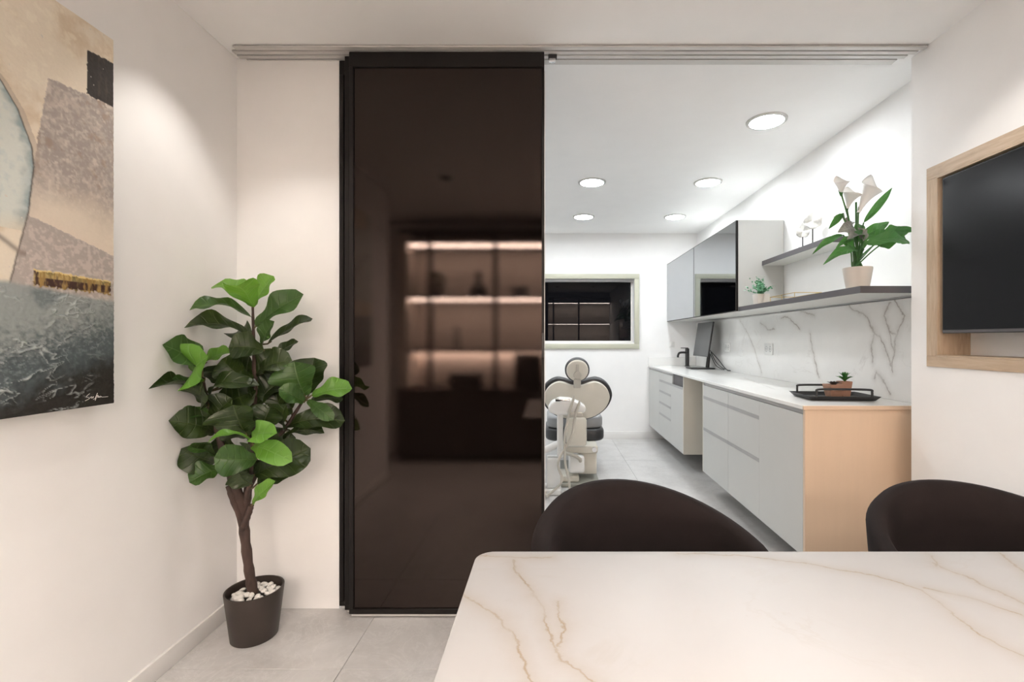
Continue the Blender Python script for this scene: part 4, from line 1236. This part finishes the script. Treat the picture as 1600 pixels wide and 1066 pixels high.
MB().prism(heart(1.0, .028), 'y', .0305, .11).xf(LB).build('backrest_cushion', M['upholblack'], dc, bevel=.02, seg=3)
HR = LB @ Matrix.Translation((0, -.01, 1.02))
MB().lathe([(0, -.018), (.082, -.018), (.092, -.010), (.094, .0), (0, .0)], seg=40, axis='y').xf(HR).build('headrest_shell', M['offwhite'], dc, smooth=True)
MB().lathe([(0, .0005), (.098, .0005), (.106, .012), (.106, .04), (.09, .06), (0, .066)], seg=40, axis='y').xf(HR).build('headrest_cushion', M['upholblack'], dc, smooth=True)
MB().lathe([(0, -.034), (.030, -.034), (.034, -.030), (.034, -.0185), (0, -.0185)], c=(0, 0, -.035), seg=24, axis='y').xf(HR).build('headrest_knob', M['hose'], dc, smooth=True)
MB().box(-.014, .014, -.028, -.0185, -.01, .06).xf(HR).build('headrest_slider', M['hose'], dc, bevel=.003)
MB().box(-.03, .03, -.030, .02, -.15, -.07).xf(HR).build('headrest_bracket', M['hose'], dc, bevel=.004)
# seat cushion behind the backrest
def slab(w, d, r):
    return rrect(-w, w, 0, d, r, 8)
MB().prism([(DX+a, 4.42+b) for a, b in slab(.275, .60, .12)], 'z', .33, .445).build('seat_cushion', M['upholblack'], dc, bevel=.03, seg=3)
MB().prism([(DX+a, 4.44+b) for a, b in slab(.262, .56, .11)], 'z', .446, .56).build('seat_wings', M['upholgrey'], dc, bevel=.03, seg=3)
MB().prism([(DX+a, 5.03+b) for a, b in slab(.21, .70, .10)], 'z', .36, .45).build('leg_cushion', M['upholblack'], dc, bevel=.025, seg=3)
hc = MB().prism(rrect(DX-.093, DX+.080, .36, .60, .025), 'y', 4.10, 4.17).build('hinge_cover', M['offwhite'], dc, bevel=.01, seg=3)
MB().prism(rrect(DX-.099, DX+.086, .352, .45, .03), 'y', 4.172, 4.19).build('cover_gasket', M['blackplastic'], hc, bevel=.004)
MB().box(DX-.12, DX+.19, 4.22, 4.62, .27, .335).build('seat_frame', M['offwhite'], dc, bevel=.015, seg=3)
MB().box(DX+.02, DX+.185, 4.28, 4.52, .07, .27).build('lift_column', M['offwhite'], dc, bevel=.012, seg=3)
MB().prism(rrect(DX-.19, DX+.20, 4.12, 4.95, .06), 'z', .001, .03).build('base_plate', M['dullgrey'], dc, bevel=.006)
MB().box(DX-.18, DX+.02, 4.17, 4.42, .031, .085).build('base_cover', M['offwhite'], dc, bevel=.012, seg=3)
MB().box(DX-.07, DX+.065, 4.14, 4.26, .115, .26).build('junction_box', M['white'], dc, bevel=.02, seg=3)
MB().tube(bez([(DX-.10, 4.18, .28), (DX-.03, 4.13, .275), (DX+.02, 4.13, .245), (DX+.03, 4.15, .22)], 6), .016, 10).build('conduit', M['hose'], dc, smooth=True)
MB().lathe([(0, -.014), (.020, -.014), (.022, -.008), (.022, 0), (0, 0)], c=(DX+.155, 4.219, .305), seg=20, axis='y').build('pivot_cap', M['chrome'], dc, smooth=True)

# instrument unit standing beside it
du = thing('instrument_unit', (.10, 3.98, 0), 'white dental instrument console with hoses and handpieces beside the dental chair', 'dental unit')
k0 = MB().prism([(-.01, .715), (.02, .765), (.09, .795), (.17, .79), (.25, .76), (.30, .725), (.29, .685), (.22, .662), (.06, .662), (.0, .685)], 'y', 3.86, 4.03).build('console', M['white'], du, bevel=.018, seg=3)
MB().prism(rrect(.05, .17, .772, .79, .006, 3), 'y', 3.852, 3.93).build('keypad', M['chrome'], k0, bevel=.002)
MB().box(.17, .27, 3.835, 3.858, .655, .69).build('instrument_holder', M['hose'], du, bevel=.006)
MB().box(.065, .115, 3.92, 3.98, .30, .661).build('column', M['white'], du, bevel=.012, seg=3)
MB().tube([(.09, 3.95, .42), (-.02, 3.98, .36), (-.14, 4.02, .33)], .03, 12).build('support_arm', M['white'], du, smooth=True)
MB().box(-.22, -.06, 3.90, 4.12, .10, .32).build('cuspidor_body', M['white'], du, bevel=.03, seg=3)
MB().lathe([(.03, 0), (.03, .02), (.085, .05), (.09, .06), (.075, .055), (.02, .025), (0, .022)], c=(-.14, 4.0, .335), seg=28).build('bowl', M['white'], du, smooth=True)
MB().box(-.20, .10, 3.90, 4.10, .001, .05).build('floor_box', M['white'], du, bevel=.012, seg=3)
MB().box(-.02, .09, 3.93, 4.05, .05, .30).build('lower_column', M['white'], du, bevel=.012, seg=3)
for (x, z, tx, tz, end) in ((.165, .70, .20, .825, (.16, 3.78, .06)), (.215, .69, .245, .785, (.0, 3.78, .05))):
    h = MB().tube([(x-.012, 3.842, z-.06), (x, 3.842, z), (tx-.006, 3.842, tz-.03), (tx, 3.842, tz)], [.009, .013, .011, .005], 10).build('handpiece', M['hose'], du, smooth=True)
    mx = (x-.012+end[0])/2
    MB().tube(bez([(x-.012, 3.842, z-.06), (x-.04, 3.83, z-.2), (mx-.03, 3.80, .30), (mx, 3.78, .16), end, (end[0]-.02, 3.84, .02), (end[0]-.03, 3.92, .03)], 6), .010, 8).build('hose', M['hose'], h, smooth=True)

# ---------------------------------------------------------------- shelving behind the camera (seen in the glass)
bk = thing('shelving_unit', (0, -.8, 0), 'lit wall shelving over dark low cabinets, mirrored in the dark glass door', 'shelving')
BX0, BX1, BY0, BY1 = -1.60, 1.69, -.62, -1.045
MB().box(BX0, BX1, BY1, BY1+.012, .755, 2.40).build('back_panel', M['shelfback'], bk)
MB().box(BX0, BX1, BY1+.012, BY0+.012, .735, .755).build('counter', M['walnut'], bk, bevel=.002)
MB().box(BX0, BX1, BY1+.012, BY0-.03, .06, .735).build('low_carcass', M['walnut'], bk)
MB().box(BX0+.02, BX1, BY1+.02, BY0-.06, 0.001, .06).build('plinth', M['blackframe'], bk)
nx = 6; dw = (BX1-BX0)/nx
for k in range(nx):
    d = MB().box(BX0+k*dw+.002, BX0+(k+1)*dw-.002, BY0-.029, BY0-.01, .065, .73).build('door', M['walnut'], bk, bevel=.002)
    MB().box(BX0+(k+.5)*dw-.05, BX0+(k+.5)*dw+.05, BY0-.0095, BY0-.003, .69, .70).build('handle', M['blackmetal'], d)
MB().box(BX0, BX0+.10, BY1+.012, BY0-.08, .755, 2.40).build('side_panel', M['shelfback'], bk)
for z in (1.14, 1.70, 2.28):
    s_ = MB().box(BX0+.1, BX1, BY1+.012, BY0-.10, z, z+.028).build('shelf', M['walnut'], bk)
    yl = BY0-.14 if z > 1.3 else BY1+.06
    MB().box(BX0+.11, BX1-.02, yl, yl+.025, z-.004, z-.0005).build('led_strip', M['strip_led'], s_)
MB().box(BX0, BX1, BY1+.012, BY0-.09, 2.40, 2.44).build('top_board', M['walnut'], bk)
for x in (-1.27, -.573, .12, .82):
    MB().box(x-.022, x+.022, BY0-.13, BY0-.095, .756, 2.40).build('upright', M['blackframe'], bk)
pb = thing('potted_ball_plant', (-1.24, -.895, 1.7285), 'round dark leafy plant on the upper shelf behind the camera', 'potted plant')
MB().lathe([(0, 0), (.05, 0), (.06, .09), (.055, .09), (0, .08)], seg=20).build('pot', M['dkobj'], pb, smooth=True, local=True)
random.seed(2)
mb = MB()
for k in range(260):
    a = random.random()*6.283; u = random.uniform(-.8, 1); q = math.sqrt(1-u*u)
    c = Vector((q*math.cos(a), q*math.sin(a), u)); s = .035
    b = (c+Vector((random.uniform(-.6, .6), random.uniform(-.6, .6), random.uniform(-.6, .6)))).normalized(); n = c.cross(b).normalized()*.012
    p = Vector((0, 0, .19))+c*.07
    mb.add([p, p+b*s*.5+n, p+b*s, p+b*s*.5-n], [(0, 1, 2, 3)])
o = mb.build('foliage', M['leaf0'], pb, local=True); o['kind'] = 'stuff'; add_uv(o, [(.5, .5)]*len(o.data.vertices))
bt = thing('bottle', (-.77, -.84, 1.7285), 'dark round bellied bottle on the upper shelf behind the camera', 'bottle')
MB().lathe([(0, 0), (.10, 0), (.11, .02), (.10, .08), (.05, .15), (.03, .18), (.03, .24), (.036, .245), (.036, .26), (0, .26)], seg=28).build('body', M['dkobj'], bt, smooth=True, local=True)
MB().lathe([(0, .2605), (.02, .2605), (.024, .285), (0, .29)], seg=16).build('stopper', M['bark'], bt, smooth=True, local=True)
bx = thing('storage_basket', (-.90, -.82, .7555), 'low dark storage basket on the counter behind the camera', 'basket')
MB().prism(rrect(-.17, .17, -.11, .11, .03), 'z', 0, .13).build('body', M['dkobj'], bx, bevel=.008, local=True)
MB().prism(rrect(-.175, .175, -.115, .115, .03), 'z', .1305, .15).build('lid', M['dkobj'], bx, bevel=.006, local=True)
vs = thing('vase', (-1.0, -.84, 1.1685), 'slim grey vase on the middle shelf behind the camera', 'vase')
MB().lathe([(0, 0), (.035, 0), (.04, .02), (.035, .20), (.03, .24), (.034, .25), (.028, .25), (0, .2)], seg=20).build('body', M['ceramic'], vs, smooth=True, local=True)
mc = thing('dark_object', (-.22, -.82, .7555), 'unidentified dark boxy object on the counter behind the camera', 'object')  # plain stand-in for a dark shape of unknown kind
MB().prism(rrect(-.15, .15, -.14, .14, .02), 'z', 0, .36).build('body', M['dkobj'], mc, bevel=.01, local=True)
MB().box(-.10, .10, .141, .15, .12, .28).build('front_panel', M['blackplastic'], mc, bevel=.003, local=True)
bxx = thing('small_box', (-.32, -.84, 1.7285), 'small grey box on the upper shelf behind the camera', 'box')
MB().box(-.09, .09, -.06, .06, 0, .09).build('body', M['groove'], bxx, bevel=.003, local=True)
MB().box(-.093, .093, -.063, .063, .0905, .115).build('lid', M['groove'], bxx, bevel=.003, local=True)
